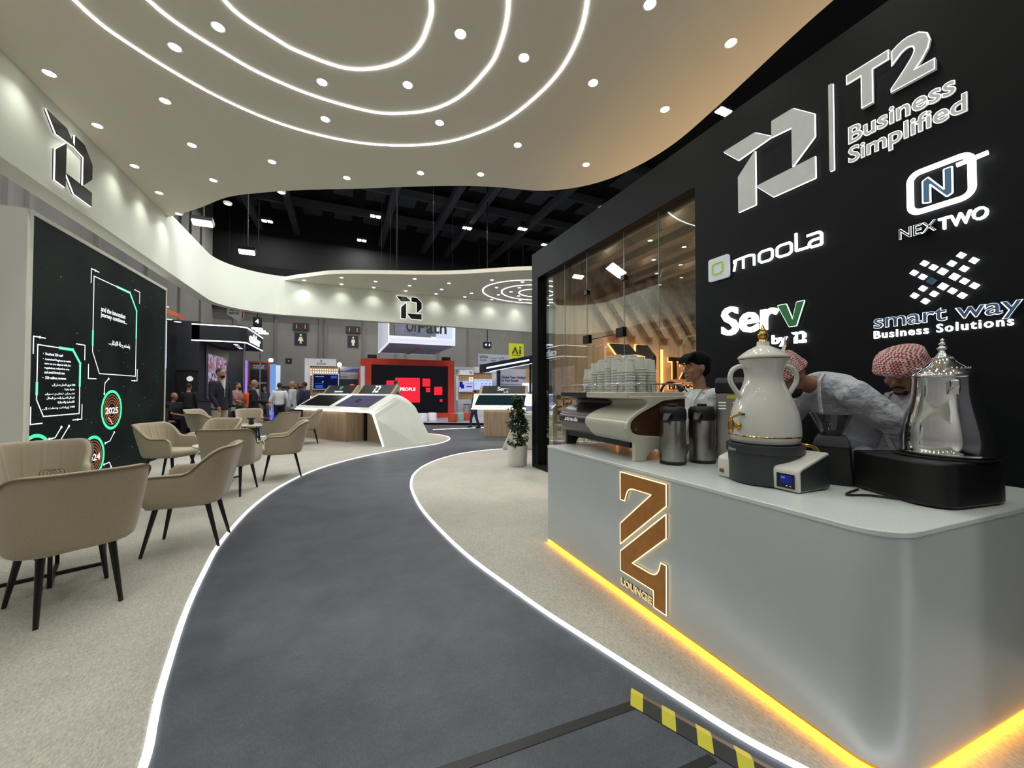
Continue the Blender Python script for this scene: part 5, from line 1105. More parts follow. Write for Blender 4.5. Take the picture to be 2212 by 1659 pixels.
t = thing('hall_poster', 'pale hexagon poster hanging below the fascia corner', 'banner', (-6.0, 26.6, 5.3), RZ); MB().prism([(0, .9), (0, .42), (.62, 0), (.8, .3), (.8, .9)], 0, .03).xf(Matrix.Rotation(PI / 2, 4, 'X')).build('sheet', M('poster_pale', (168, 168, 170), .7), t); MB().prism([(.66, .1), (.76, .3), (.78, .9), (.70, .9), (.70, .3)], .03, .04).xf(Matrix.Rotation(PI / 2, 4, 'X')).build('red_edge', M('poster_wine', (120, 40, 52), .6), t); TX(t, 'OPEN THE', .08, .62, .5, .12, m_bkp, -.045); TX(t, 'DIRECTORY', .08, .44, .5, .12, m_bkp, -.045)
for x in (.05, .75): MB().tube([(x, 0, .9), (x, 0, 9.5)], .003, 5).build('wire', m_blackmetal, t)

# ---------------------------------------------------------------- black booth on the left
m_bl = M('booth_matt_black', (22, 25, 33), .6)
t = thing('exhibit_booth', 'large black booth with white light lines round its fascia', 'booth', (-4.15, 15.2, 0))
MB().box(-1.6, 0, 0, 6, 0, 3.55).build('wall', m_bl, t)
c_ = [(-.2, 0)] + [(.95 + .28 * math.sin(math.radians(a)), .28 - .28 * math.cos(math.radians(a))) for a in range(0, 91, 15)] + [(1.23, 3.0), (-.2, 3.0)]
MB().prism(c_, 2.92, 3.50).build('fascia', m_bl, t, smooth=30)
mw = LED('booth_line', (250, 250, 255), 3.0)
for z in (2.93, 3.44): ribbon(MB(), [(x, y - .006) if i < 1 else (x + .006, y) for i, (x, y) in enumerate(c_[:-1])], .012, z, z + .035).build('light_line', mw, t)
for k, y in enumerate((.55, 1.0, 1.5, 2.0)): MB().lathe([(.07, 0), (.001, -.004)], 16, (.85 - .05 * k, y, 2.915)).build('spot_lens', mw, t)
for y in (.9, 1.5, 2.1): MB().box(1.24, 1.55, y - .09, y + .09, 3.52, 3.57).build('spot_bar', mw, t)
text('lettering', 'cabler', (1.235, .50, 3.02), (0, 1, 0), (0, 0, 1), 1.9, .34, LED('booth_letter', (235, 240, 255), 1.6), t, .03, .02)
for x, y in ((1.18, .12), (1.18, 2.85)): MB().tube([(x, y, 0), (x, y, 2.93)], .022, 8).build('post', m_chrome, t, smooth=60)
MB().box(.0, .02, .6, 3.4, .9, 2.88).build('poster_frame', m_blackpl, t)
pic = bpy.data.materials.new('lit_photo_panel'); pic.use_nodes = True; nt = pic.node_tree; nt.nodes.clear(); L = nt.links.new
e = nt.nodes.new('ShaderNodeEmission'); o_ = nt.nodes.new('ShaderNodeOutputMaterial'); tc = nt.nodes.new('ShaderNodeTexCoord'); mp = nt.nodes.new('ShaderNodeMapping'); mp.inputs['Rotation'].default_value = (.5, 0, 0); mp.inputs['Scale'].default_value = (1, 2.4, 3.6)
vo = nt.nodes.new('ShaderNodeTexVoronoi'); vo.distance = 'MANHATTAN'; vo.inputs['Scale'].default_value = 3; rp = nt.nodes.new('ShaderNodeValToRGB')
for k, (ps, c) in enumerate(((0, (40, 30, 50)), (.35, (150, 130, 150)), (.6, (190, 190, 220)), (.85, (190, 70, 60)), (1, (90, 60, 80)))):
    el = rp.color_ramp.elements[k] if k < 2 else rp.color_ramp.elements.new(ps); el.position = ps; el.color = (*lin(c), 1)
L(tc.outputs['Object'], mp.inputs[0]); L(mp.outputs[0], vo.inputs['Vector']); L(vo.outputs['Color'], rp.inputs['Fac']); L(rp.outputs[0], e.inputs[0]); e.inputs[1].default_value = .7; L(e.outputs[0], o_.inputs[0])
MB().box(.02, .03, .85, 3.05, 1.1, 2.60).build('lit_poster', pic, t)
MB().lathe([(.085, 0), (.001, -.004)], 24).xf(Matrix.Translation((-.22, -.03, 1.72)) @ Matrix.Rotation(PI / 2, 4, 'X')).build('round_sign', M('disc_white', (225, 228, 232), .5, emit=.25), t)
MB().box(-.58, -.03, -.012, 0, 0, 1.92).build('door', m_blackpl, t); MB().box(-.56, .0, -.02, 0, 1.94, 2.0).build('door_closer', m_blackmetal, t)
t = thing('booth_counter', 'dark grey counter in front of the black booth', 'counter', (-3.95, 14.35, 0)); MB().box(0, .62, 0, .5, 0, 1.02).build('body', M('counter_dark', (44, 46, 54), .5), t, bevel=.01); MB().box(-.02, .64, -.02, .52, 1.02, 1.05).build('top', m_blackpl, t)
t = thing('booth_counter', 'walnut counter at the foot of the video wall, beyond it', 'counter', (-5.10, 13.35, 0)); MB().box(0, .55, 0, .8, 0, .88).build('body', M('walnut_counter', (74, 48, 38), .5, wood=('Z', 2)), t); MB().box(-.02, .57, -.02, .82, .88, .92).build('top', m_blackpl, t)
t = thing('coffee_machine', 'small black machine with orange lights on the walnut counter', 'coffee machine', (-4.85, 13.6, .921)); MB().box(-.2, .2, 0, .35, 0, .42).build('case', m_blackpl, t, bevel=.02); MB().box(.02, .18, -.005, 0, .22, .32).box(.02, .18, -.005, 0, .05, .12).build('lit_panel', LED('panel_peach', (250, 190, 160), 1.2), t)
t = thing('neon_arch', 'orange outlined arch light beside the video wall edge', 'light', (-4.95, 13.9, 1.60)); MB().tube([(0, 0, .0), (.23, 0, 0), (.23, 0, .42), (.20, 0, .50), (.12, 0, .56), (0, 0, .58)], .018, 6).build('tube', LED('neon_orange', (255, 160, 110), 2.5), t); MB().box(-.3, .25, .02, .06, -1.6, .7).build('board', m_bl, t)
t = thing('neon_strip', 'tall lilac light strip beside the video wall edge', 'light', (-4.72, 14.45, 0)); MB().box(-.16, 0, .0, .05, 0, 3.42).build('post', m_bl, t); MB().box(-.03, 0, -.02, 0, 2.0, 3.4).box(-.14, -.03, -.02, 0, 3.36, 3.4).build('strip', LED('neon_lilac', (210, 215, 255), 2.2), t)
t = thing('booth_roof', 'copper edged roof with white spot lamps above the black booth', 'roof', (-5.6, 14.9, 0)); MB().plate([(0, 3.95), (1.15, 3.52), (1.15, 3.64), (0, 4.07)], (0, 0, 0), X1, Z1_, .6).build('roof', M('copper_edge', (190, 96, 60), .4), t)
for x, z in ((.72, 3.88), (.80, 3.50), (1.02, 3.44)): MB().lathe([(.09, 0), (.001, -.01)], 16, (x, -.1, z)).build('spot_lens', mw, t)
MB().box(.05, .15, .2, .3, 0, 3.9).build('post', m_bl, t)
# booth further back with purple light, blue column, lamp
t = thing('exhibit_booth', 'black booth with orange edge and purple light strip behind the standing men', 'booth', (-4.1, 22.0, 0)); MB().box(0, .86, 0, .3, 0, 2.78).build('wall', M('orange_edge', (150, 62, 40), .5), t); MB().box(.07, .78, -.01, 0, .2, 2.7).build('panel', m_bkp, t); MB().box(.08, .77, -.015, -.01, 2.35, 2.65).build('header', M('header_slate', (60, 62, 74), .5), t); MB().box(-.12, -.04, -.05, 0, 1.2, 2.8).build('purple_strip', LED('neon_purple', (110, 90, 255), 2.0), t)
TX(t, 'POWERED BY', .20, 2.52, .45, .07, m_offw, -.02); TX(t, 'THE GREEN', .20, 2.42, .45, .07, m_offw, -.02); TX(t, 'PIONEER OF THE GO', .10, 1.68, .65, .09, m_offw, -.015)
t = thing('info_column', 'tall pale blue display column right of the orange edged booth', 'display', (-3.07, 21.0, 0)); MB().box(0, .24, 0, .24, 0, 2.6).build('column', LED('column_blue', (120, 165, 235), .8), t); MB().box(.24, .40, .02, .2, 1.4, 2.55).build('leaf', M('leaf_pale', (200, 220, 240), .5, emit=.4), t)
t = thing('work_light', 'glaring work lamp on a thin stand above the orange edged booth', 'light', (-3.12, 21.6, 0)); MB().ball((0, 0, 2.82), .10).build('lens', LED('work_lens', (255, 245, 215), 12), t); MB().tube([(0, .1, 0), (0, .1, 2.8)], .02, 6).build('stand', m_blackmetal, t)
t = thing('floor_display', 'white floor display with blue glowing base', 'display', (-2.75, 20.3, 0)); MB().box(-.1, .1, -.1, .1, .25, 1.0).build('body', m_offw, t, bevel=.03); MB().lathe([(.26, .16), (.28, .2), (.26, .26), (.1, .27)], 20).build('blue_base', LED('base_blue', (70, 70, 255), 2.0), t); MB().lathe([(.1, 0), (.1, .16)], 12).build('foot', m_offw, t)
t = thing('work_light', 'bright lamp above the blue topped booth, left of the red stage', 'light', (-.12, 22.9, 0)); MB().ball((0, 0, 2.78), .11).build('lens', LED('work_lens', (255, 245, 215), 12), t); MB().tube([(0, .15, 0), (0, .15, 2.75)], .02, 6).build('stand', m_blackmetal, t)
# furniture of the black booth
t = thing('lounge_chair', 'tan shell chair under the seated man in black', 'chair', (-4.62, 14.70, 0), math.radians(200)); A = []
for k in range(15):
    a = math.radians(-20 + 220 * k / 14); A.append([(.26 * math.cos(a), -.26 * math.sin(a), .42), (.30 * math.cos(a), -.30 * math.sin(a), .60 + .22 * max(0, math.sin(a))), (.27 * math.cos(a), -.27 * math.sin(a), .60 + .22 * max(0, math.sin(a))), (.23 * math.cos(a), -.23 * math.sin(a), .44)])
MB().loft(A).build('shell', M('tan_shell', (176, 132, 108), .8), t, smooth=50); MB().lathe([(.24, .40), (.26, .42), (.25, .46), (.001, .47)], 20).build('seat', M('tan_shell', (176, 132, 108), .8), t, smooth=50)
for sx in (-1, 1):
    for sy in (-1, 1): MB().tube([(sx * .14, sy * .14, .41), (sx * .22, sy * .22, 0)], .012, 6).build('leg', m_blackmetal, t)
plant_ = thing('potted_plant', 'small green table plant beside the orange seat', 'plant', (-2.95, 13.9, .75)); lf = MB(); rnd = random.Random(3)
for k in range(60):
    a = rnd.uniform(0, 6.28); p = Vector((.07 * math.cos(a) * rnd.random(), .07 * math.sin(a) * rnd.random(), .10)); d = Vector((math.cos(a), math.sin(a), rnd.uniform(.1, 1.3))).normalized(); s_ = d.cross(ZAX).normalized() * .018; lf.add([p, p + d * .07 + s_, p + d * .15, p + d * .07 - s_], [(0, 1, 2, 3)])
lf.build('leaves', m_leaf, plant_, fixn=False); MB().lathe([(.05, 0), (.07, .11), (.06, .11), (.001, .10)], 16).build('pot', m_offw, plant_)
t = thing('side_table', 'small dark side table under the green table plant', 'table', (-2.95, 13.9, 0)); MB().lathe([(.20, .73), (.22, .735), (.22, .748), (.001, .75)], 24).build('table_top', m_blackpl, t); MB().lathe([(.16, 0), (.16, .015), (.02, .03), (.02, .73)], 16).build('leg', m_blackmetal, t)
# ================================================================ PEOPLE
def skin_up(mb, name, mat, parent, vox=.014, it=4):
    """fuse overlapping volumes into one continuous surface"""
    me = bpy.data.meshes.new('raw'); me.from_pydata(mb.v, [], mb.f)
    bm = bmesh.new(); bm.from_mesh(me); bmesh.ops.recalc_face_normals(bm, faces=bm.faces); bm.to_mesh(me); bm.free()
    o = bpy.data.objects.new('raw', me); COL.objects.link(o)
    r = o.modifiers.new('r', 'REMESH'); r.mode = 'VOXEL'; r.voxel_size = vox
    s = o.modifiers.new('s', 'SMOOTH'); s.factor = .5; s.iterations = it
    dg = bpy.context.evaluated_depsgraph_get(); out = bpy.data.meshes.new_from_object(o.evaluated_get(dg)); bpy.data.objects.remove(o); bpy.data.meshes.remove(me)
    out.name = name; out.materials.clear(); out.materials.append(mat); out.polygons.foreach_set('use_smooth', [True] * len(out.polygons))
    ob = bpy.data.objects.new(name, out); COL.objects.link(ob); ob.parent = parent; return ob
def limb(mb, pts, rs, seg=12):
    mb.tube(pts, 1, seg, rs=rs)
    for p, r in zip(pts, rs): mb.ball(tuple(p), r, 10, 8)
    return mb
def ellip(c, u, v, a, b, n=18):
    return [tuple(Vector(c) + Vector(u) * (a * math.cos(2 * PI * k / n)) + Vector(v) * (b * math.sin(2 * PI * k / n))) for k in range(n)]
def spine(mb, secs):
    """torso loft; secs = (centre, half width, half depth, forward lean angle); x is the person's right-left axis"""
    R = []
    for c, a, b, t in secs: R.append(ellip(c, (1, 0, 0), (0, math.cos(t), -math.sin(t)), a, b))
    return mb.loft(R)
def add_head(mb, c, R, s=1.0):
    k = len(mb.v)
    mb.ball((0, -.012, .022), (.074, .094, .100), 18, 12); mb.ball((0, .018, -.05), (.056, .068, .058), 14, 10); mb.ball((0, .066, -.092), (.026, .022, .020), 10, 8)
    mb.tube([(0, .078, .016), (0, .092, -.005), (0, .106, -.028)], 1, 8, rs=[.010, .011, .015]); mb.ball((.011, .093, -.03), .010, 8, 6); mb.ball((-.011, .093, -.03), .010, 8, 6)
    mb.tube([(-.045, .066, .030), (0, .082, .028), (.045, .066, .030)], .011, 8); mb.ball((.038, .055, -.025), (.024, .022, .022)); mb.ball((-.038, .055, -.025), (.024, .022, .022))
    mb.tube([(-.022, .080, -.060), (0, .088, -.057), (.022, .080, -.060)], .0075, 8); mb.tube([(-.019, .080, -.072), (0, .087, -.073), (.019, .080, -.072)], .0075, 8)
    for sx in (-1, 1): mb.ball((sx * .076, -.012, -.005), (.010, .019, .031), 10, 8)
    for i in range(k, len(mb.v)): mb.v[i] = tuple(Vector(c) + R @ (Vector(mb.v[i]) * s))
def add_hand(mb, w, d, up, s=1.0):
    """palm, four fingers of unequal length gently curled, and a thumb from the palm's side"""
    w, d, up = Vector(w), Vector(d).normalized(), Vector(up).normalized(); sd = d.cross(up).normalized(); up = sd.cross(d)
    mb.loft([ellip(w + d * q * s, sd, up, a * s, b * s, 12) for q, a, b in ((-.01, .026, .020), (.03, .036, .018), (.07, .041, .016), (.09, .038, .013))])
    for k, (o, l) in enumerate(((-.030, .062), (-.010, .074), (.011, .070), (.030, .055))):
        p0 = w + (d * .085 + sd * o) * s; p1 = p0 + (d * l * .5 - up * .008) * s; p2 = p1 + (d * l * .4 - up * .022) * s; limb(mb, [p0, p1, p2], [.0095 * s, .0085 * s, .007 * s], 8)
    t0 = w + (d * .025 - sd * .032) * s; limb(mb, [t0, t0 + (d * .025 - sd * .022 - up * .01) * s, t0 + (d * .05 - sd * .026 - up * .02) * s], [.012 * s, .010 * s, .008 * s], 8)
SKN = {}
def skin_mat(rgb):
    return M('skin_%d' % rgb[0], rgb, .5, noise=(40, .08))
def person(name_label, loc, face, H=1.74, skin=(176, 126, 96), top=(30, 32, 44), legs=(40, 42, 52), hair=(24, 20, 18), hairstyle='short', pose='stand', arms=((.06, .02, .0), (.06, .02, .0)), sleeve='long', shirt=None, vox=.017, coat=0, beard=False, cap=None, group=None, nose=True):
    """face = heading angle of +Y; arms = per side (forward swing of the hand, outward, bend)"""
    t = thing('person', name_label, 'person', loc, face, group); s = H / 1.75
    m_sk = skin_mat(skin); hz = .0
    sit = pose == 'sit'; dz = -.44 if sit else 0
    P = lambda x, y, z: Vector((x, y, z)) * s
    hip = {}; b = MB(); tp = MB(); tr = MB()
    kn = []; an = []
    for sx in (-1, 1):
        if sit: h, k, a = P(sx * .09, 0, .48), P(sx * .12, .40, .50), P(sx * .12, .38, .09)
        elif pose == 'walk': h, k, a = P(sx * .09, 0, .92), P(sx * .10, sx * .10 + .03, .49), P(sx * .10, sx * .18 - .02, .09)
        else: h, k, a = P(sx * .09, 0, .92), P(sx * .10, .015, .49), P(sx * .11, -.01, .08)
        limb(b, [h, k, a], [.075 * s, .048 * s, .036 * s]); limb(tr, [h + P(0, 0, .02), (h + k) / 2, k, (k + a) / 2, a + P(0, 0, .0)], [.098 * s, .088 * s, .070 * s, .064 * s, .060 * s])
        limb(b, [a + P(0, -.02, -.035), a + P(0, .11, -.05)], [.035 * s, .028 * s]); kn.append(k); an.append(a)
    T = lambda x, y, z: P(x, y, z + dz)
    spine(b, [(T(0, 0, .90), .145 * s, .095 * s, 0), (T(0, .0, 1.08), .125 * s, .085 * s, 0), (T(0, .0, 1.28), .150 * s, .095 * s, 0), (T(0, -.01, 1.42), .150 * s, .075 * s, 0), (T(0, -.01, 1.48), .06 * s, .055 * s, 0)])
    lo = .80 if coat else .93
    spine(tp, [(T(0, 0, lo), (.190 if coat else .172) * s, .135 * s, 0), (T(0, 0, 1.0), .172 * s, .130 * s, 0), (T(0, .005, 1.12), .160 * s, .125 * s, 0), (T(0, .005, 1.28), .178 * s, .125 * s, 0), (T(0, -.005, 1.40), .178 * s, .098 * s, 0), (T(0, -.012, 1.462), .10 * s, .070 * s, 0), (T(0, -.012, 1.478), .068 * s, .062 * s, 0)])
    spine(tr, [(T(0, 0, .84), .155 * s, .115 * s, 0), (T(0, 0, .98), .158 * s, .115 * s, 0)])
    limb(b, [T(0, -.012, 1.44), T(0, .005, 1.56)], [.056 * s, .052 * s])
    for i, sx in enumerate((-1, 1)):
        fw_, out, bend = arms[i]
        sh = T(sx * .185, -.01, 1.415); el = sh + P(sx * (.045 + out), fw_ * .55 - .02, -.29); wr = el + (P(sx * (.0 - bend * .10), .03 + fw_ * .75 + bend * .22, -.25 + bend * .24))
        d = (wr - el).normalized(); limb(b, [sh, el, wr], [.045 * s, .038 * s, .027 * s]); add_hand(b, wr + d * .01, d, Vector((sx, .2, .1)), s * .95)
        e_ = wr if sleeve == 'long' else sh.lerp(el, .75)
        limb(tp, [sh, el, wr - d * .015] if sleeve == 'long' else [sh, e_], [.074 * s, .060 * s, .050 * s] if sleeve == 'long' else [.074 * s, .066 * s])
    hc = T(0, .02, 1.645); add_head(b, hc, Matrix.Identity(3), s)
    skin_up(b, 'body', m_sk, t, vox * .8, 2)
    skin_up(tr, 'trousers', M('cloth_%d_%d_%d' % legs, legs, .85, bump=(16, .4)), t, vox, 3)
    skin_up(tp, 'jacket' if coat else 'shirt', M('cloth_%d_%d_%d' % top, top, .85, bump=(14, .5)), t, vox, 3)
    if shirt: MB().loft([ellip(T(0, .062, z), (1, 0, 0), (0, 1, 0), a * s, .068 * s, 14) for z, a in ((1.10, .012), (1.2, .025), (1.36, .045), (1.455, .048), (1.485, .055))]).build('shirt_front', M('cloth_%d_%d_%d' % shirt, shirt, .8), t, smooth=70)
    for a in an: MB().loft([ellip(a + P(0, .035, z), (1, 0, 0), (0, 1, 0), q * s, w_ * s, 14) for z, q, w_ in ((-.08, .045, .135), (-.05, .047, .135), (-.03, .042, .10), (.0, .040, .05))]).build('shoe', M('shoe_black', (18, 17, 17), .4), t, smooth=60)
    if hairstyle != 'bald':
        hb = MB(); k = 1.0
        hb.ball(tuple(hc + P(0, -.024, .040)), (.079 * s, .093 * s, .092 * s), 16, 12)
        if hairstyle == 'long': hb.ball(tuple(hc + P(0, -.05, -.06)), (.085 * s, .06 * s, .13 * s))
        skin_up(hb, 'hair', M('hair_%d' % hair[0], hair, .7, bump=(90, .6)), t, .012, 1)
    if beard: MB().ball(tuple(hc + P(0, .042, -.075)), (.050 * s, .056 * s, .042 * s), 14, 10).build('beard', M('beard_dark', (36, 28, 24), .9), t, smooth=80)
    for sx in (-1, 1): MB().ball(tuple(hc + P(sx * .030, .078, .008)), .0095 * s, 8, 6).build('eye', M('eye_dark', (30, 24, 22), .2), t, smooth=80)
    return t
def head_to(dx, dy): return math.atan2(-dx, dy)       # heading so that +Y points along (dx, dy)
RT = head_to(.914, -.405); LT = head_to(-.914, .405); AW = head_to(.405, .914); TC = head_to(-.405, -.914)
person('tall bearded man in navy blazer and beige trousers standing beyond the cafe chairs', (-2.75, 11.62, 0), RT - .15, 1.88, (168, 124, 98), (26, 29, 44), (178, 166, 148), (40, 36, 34), 'short', shirt=(225, 228, 232), coat=1, beard=True, arms=((.02, .02, 0), (.12, .02, .1)))
person('bald man in black suit standing behind the far cafe table', (-2.28, 12.95, 0), RT + .35, 1.64, (150, 108, 84), (17, 17, 20), (20, 20, 23), hairstyle='bald', coat=1, shirt=(190, 195, 205), arms=((.1, .02, .6), (.15, .02, .9)))
person('bald man with light grey jacket turned towards the left, near the oak kiosk', (-1.46, 14.3, 0), LT + .2, 1.64, (150, 110, 86), (166, 170, 178), (70, 72, 80), hairstyle='bald', coat=1, arms=((.02, .02, 0), (.08, .02, .1)))
person('person in white shirt and navy trousers seen from behind, left of the grey jacket', (-1.95, 15.3, 0), AW + .5, 1.60, (120, 86, 66), (206, 208, 210), (30, 32, 46), (26, 22, 20), arms=((.02, .06, 0), (.02, .06, 0)))
person('man in dark blue suit half hidden by the oak kiosk', (-1.18, 15.2, 0), LT - .1, 1.63, (110, 78, 60), (32, 38, 62), (30, 34, 54), (24, 20, 18), coat=1, shirt=(210, 212, 216))
person('man in dark green shirt between the grey jacket and the blue suit', (-1.52, 16.1, 0), TC, 1.61, (120, 86, 66), (52, 58, 50), (40, 40, 44), beard=True)
person('bald man in black shirt sitting on the tan shell chair', (-4.62, 14.72, 0), RT, 1.70, (150, 106, 82), (18, 18, 20), (24, 24, 28), hairstyle='bald', pose='sit', sleeve='short', arms=((.35, .02, .7), (.35, .02, .7)))
person('person in black seen from behind, beside the seated bald man', (-4.20, 14.50, 0), AW + .2, 1.55, (150, 110, 86), (16, 17, 19), (20, 20, 23), (22, 19, 18), arms=((.1, .03, .5), (.1, .03, .5)), sleeve='short')
person('person in patterned red and cream shirt behind the tall man', (-3.06, 14.85, 0), RT + .2, 1.60, (150, 110, 86), (150, 112, 104), (26, 28, 40), (30, 26, 24), arms=((.2, .02, .6), (.2, .02, .6)), sleeve='short', beard=True)
person('person in bright orange top seen from behind', (-2.58, 14.25, 0), AW - .2, 1.52, (160, 116, 92), (226, 86, 34), (30, 30, 34), (60, 54, 50), arms=((.1, .05, .2), (.1, .05, .2)), sleeve='short')
person('person in dark grey clothes walking past the orange edged booth', (-2.92, 18.8, 0), TC, 1.52, (150, 110, 86), (60, 66, 78), (74, 76, 84), (24, 20, 18), pose='walk')
person('person in khaki robe standing by the blue column', (-2.5, 19.8, 0), AW, 1.5, (150, 110, 86), (136, 120, 96), (130, 116, 94), (30, 26, 24), coat=1)
person('dark haired man in grey suit before the red screen', (1.70, 13.5, 0), RT - .1, 1.67, (140, 98, 76), (66, 70, 78), (40, 42, 48), (18, 15, 14), coat=1, shirt=(180, 186, 196))
person('person in jeans whose legs show left of the teal screen kiosk', (4.40, 13.3, 0), LT + .3, 1.36, (150, 110, 86), (60, 60, 64), (48, 58, 84), (20, 18, 17), pose='walk')

# ---------------------------------------------------------------- the three men behind the bar
def face_bits(t, hc, R, s=1.0, brow=(26, 20, 18), mous=False, closed=False):
    W = lambda x, y, z: tuple(Vector(hc) + R @ (Vector((x, y, z)) * s))
    for sx in (-1, 1):
        MB().ball(W(sx * .031, .0675, .006), .0100 * s, 12, 8).build('eye', M('eye_white', (205, 198, 190), .25), t, smooth=80)
        MB().ball(W(sx * .032, .0745, .004), .0050 * s, 8, 6).build('iris', M('eye_dark', (30, 24, 22), .2), t, smooth=80)
        MB().tube([W(sx * .048, .066, .014), W(sx * .031, .080, .0165), W(sx * .014, .079, .011)], .0038 * s, 6).build('eyelid', skin_mat((140, 100, 78)), t, smooth=80)
        MB().tube([W(sx * .052, .066, .030), W(sx * .034, .084, .037), W(sx * .013, .088, .031)], .0052 * s, 6).build('eyebrow', M('brow_dark', brow, .9), t, smooth=80)
    MB().tube([W(-.021, .085, -.066), W(0, .0925, -.0655), W(.021, .085, -.066)], .0042 * s, 6).build('lips', M('lip_tone', (124, 74, 64), .5), t, smooth=80)
    if mous: MB().tube([W(-.028, .083, -.058), W(-.012, .094, -.0485), W(0, .096, -.047), W(.012, .094, -.0485), W(.028, .083, -.058)], .0052 * s, 6).build('moustache', M('brow_dark', brow, .9), t, smooth=80)
def lanyard(t, pts, w_=.011):
    A = []
    for i, p in enumerate(pts):
        p = Vector(p); d = (Vector(pts[min(i + 1, len(pts) - 1)]) - Vector(pts[max(i - 1, 0)])).normalized(); s_ = d.cross(Vector((0, 1, 0))); s_ = s_.normalized() * w_ if s_.length > .1 else Vector((w_, 0, 0)); f = Vector((0, .0025, 0)); A.append([tuple(p - s_ - f), tuple(p + s_ - f), tuple(p + s_ + f), tuple(p - s_ + f)])
    MB().loft(A).build('lanyard', M('lanyard_white', (206, 208, 206), .6, noise=(70, .35)), t)
chk = M('checked_scarf', (160, 58, 72), .9); nt = chk.node_tree; ck = nt.nodes.new('ShaderNodeTexChecker'); ck.inputs['Scale'].default_value = 95; ck.inputs[1].default_value = (*lin((150, 44, 62)), 1); ck.inputs[2].default_value = (*lin((214, 196, 190)), 1)
tc = nt.nodes.new('ShaderNodeTexCoord'); mp = nt.nodes.new('ShaderNodeMapping'); mp.inputs['Rotation'].default_value = (.5, .3, .7); nt.links.new(tc.outputs['Object'], mp.inputs[0]); nt.links.new(mp.outputs[0], ck.inputs[0]); nt.links.new(ck.outputs[0], nt.nodes['Principled BSDF'].inputs['Base Color'])
def scarf(t, hc, R, s=1.0, tail=True, big=1.0):
    W = lambda x, y, z: tuple(Vector(hc) + R @ (Vector((x, y, z)) * s)); mb = MB()
    k = len(mb.v); mb.ball((0, -.012, .058), (.088 * big, .108 * big, .074 * big), 22, 14)
    for i in range(6):      # wound folds
        z = .028 + .014 * i; q = 1.0 - .035 * i; ph = .6 * i
        mb.tube([(.088 * big * q * math.cos(2 * PI * j / 20), -.012 + .110 * big * q * math.sin(2 * PI * j / 20), z + .012 * math.sin(2 * PI * j / 20 + ph)) for j in range(20)], .014, 7, True)
    if tail: mb.loft([[(-.05, -.09, .05), (.05, -.09, .05), (.04, -.12, .05), (-.04, -.12, .05)], [(-.04, -.10, -.02), (.05, -.10, -.02), (.04, -.13, -.02), (-.03, -.13, -.02)], [(-.02, -.09, -.09), (.03, -.09, -.09), (.03, -.115, -.09), (-.02, -.115, -.09)]])
    for i in range(k, len(mb.v)): mb.v[i] = W(*mb.v[i])
    skin_up(mb, 'head_scarf', chk, t, .0075, 2)
m_kan = M('kandura_cloth', (196, 198, 210), .85, bump=(11, 1.0, .06)); m_tee = M('white_tee', (212, 216, 220), .85, bump=(12, .8, .04))
RY = lambda yaw, pitch, roll=0: (Matrix.Rotation(yaw, 3, 'Z') @ Matrix.Rotation(pitch, 3, 'X') @ Matrix.Rotation(roll, 3, 'Y'))
# young man in a white tee, profile to the left
t = thing('person', 'young black haired man in white tee and lanyard behind the steel airpots', 'person', (2.56, 2.16, 0), LT + .12)
b, tp, tr = MB(), MB(), MB()
for sx in (-1, 1):
    limb(b, [Vector((sx * .08, 0, .86)), Vector((sx * .09, .01, .46)), Vector((sx * .09, -.01, .08)), Vector((sx * .09, .1, .04))], [.07, .045, .034, .03]); limb(tr, [Vector((sx * .08, 0, .88)), Vector((sx * .09, .01, .46)), Vector((sx * .09, -.01, .08))], [.086, .064, .055])
    sh = Vector((sx * .165, -.01, 1.29)); el = sh + Vector((sx * .03, .02, -.26)); wr = el + Vector((-sx * .05, .17, -.10)); d = (wr - el).normalized(); limb(b, [sh, el, wr], [.04, .034, .025]); add_hand(b, wr + d * .01, d, (sx, .2, .3), .9); limb(tp, [sh, sh.lerp(el, .72)], [.066, .060])
spine(b, [((0, 0, .84), .13, .09, 0), ((0, 0, 1.0), .115, .08, 0), ((0, 0, 1.2), .135, .09, 0), ((0, -.01, 1.32), .12, .06, 0)]); spine(tp, [((0, 0, .80), .150, .105, 0), ((0, 0, .95), .145, .105, 0), ((0, .005, 1.15), .155, .108, 0), ((0, -.005, 1.27), .155, .088, 0), ((0, -.01, 1.325), .095, .066, 0), ((0, -.005, 1.345), .066, .06, 0)]); spine(tr, [((0, 0, .80), .14, .098, 0), ((0, 0, .88), .14, .098, 0)])
limb(b, [Vector((0, -.012, 1.30)), Vector((0, .008, 1.43))], [.052, .048]); hc = Vector((0, .03, 1.512)); R = RY(0, -.06); add_head(b, hc, R, .97); skin_up(b, 'body', skin_mat((168, 122, 96)), t, .0075, 2); skin_up(tp, 'tee_shirt', m_tee, t, .011, 3); skin_up(tr, 'trousers', M('cloth_dark', (30, 31, 36), .85), t, .014, 3)
hb = MB(); W = lambda x, y, z: hc + R @ (Vector((x, y, z)) * .97)
hb.ball(tuple(W(0, -.026, .050)), (.083, .098, .084), 18, 12); hb.ball(tuple(W(0, -.055, .0)), (.074, .060, .075))
for k in range(7): a = -.055 + k * .0185; hb.tube([W(a, .035, .105), W(a * 1.12, .088, .075), W(a * 1.15 + .004, .098, .038 + .006 * (k % 2))], 1, 7, rs=[.022, .016, .007])
skin_up(hb, 'hair', M('black_hair', (9, 9, 10), .85, spec=.2, bump=(110, .4)), t, .008, 1); face_bits(t, hc, R, .97)
for sx in (-1, 1): lanyard(t, [(sx * .055, -.045, 1.352), (sx * .072, .03, 1.345), (sx * .076, .090, 1.27), (sx * .05, .118, 1.12), (.0, .118, .98)], .009)
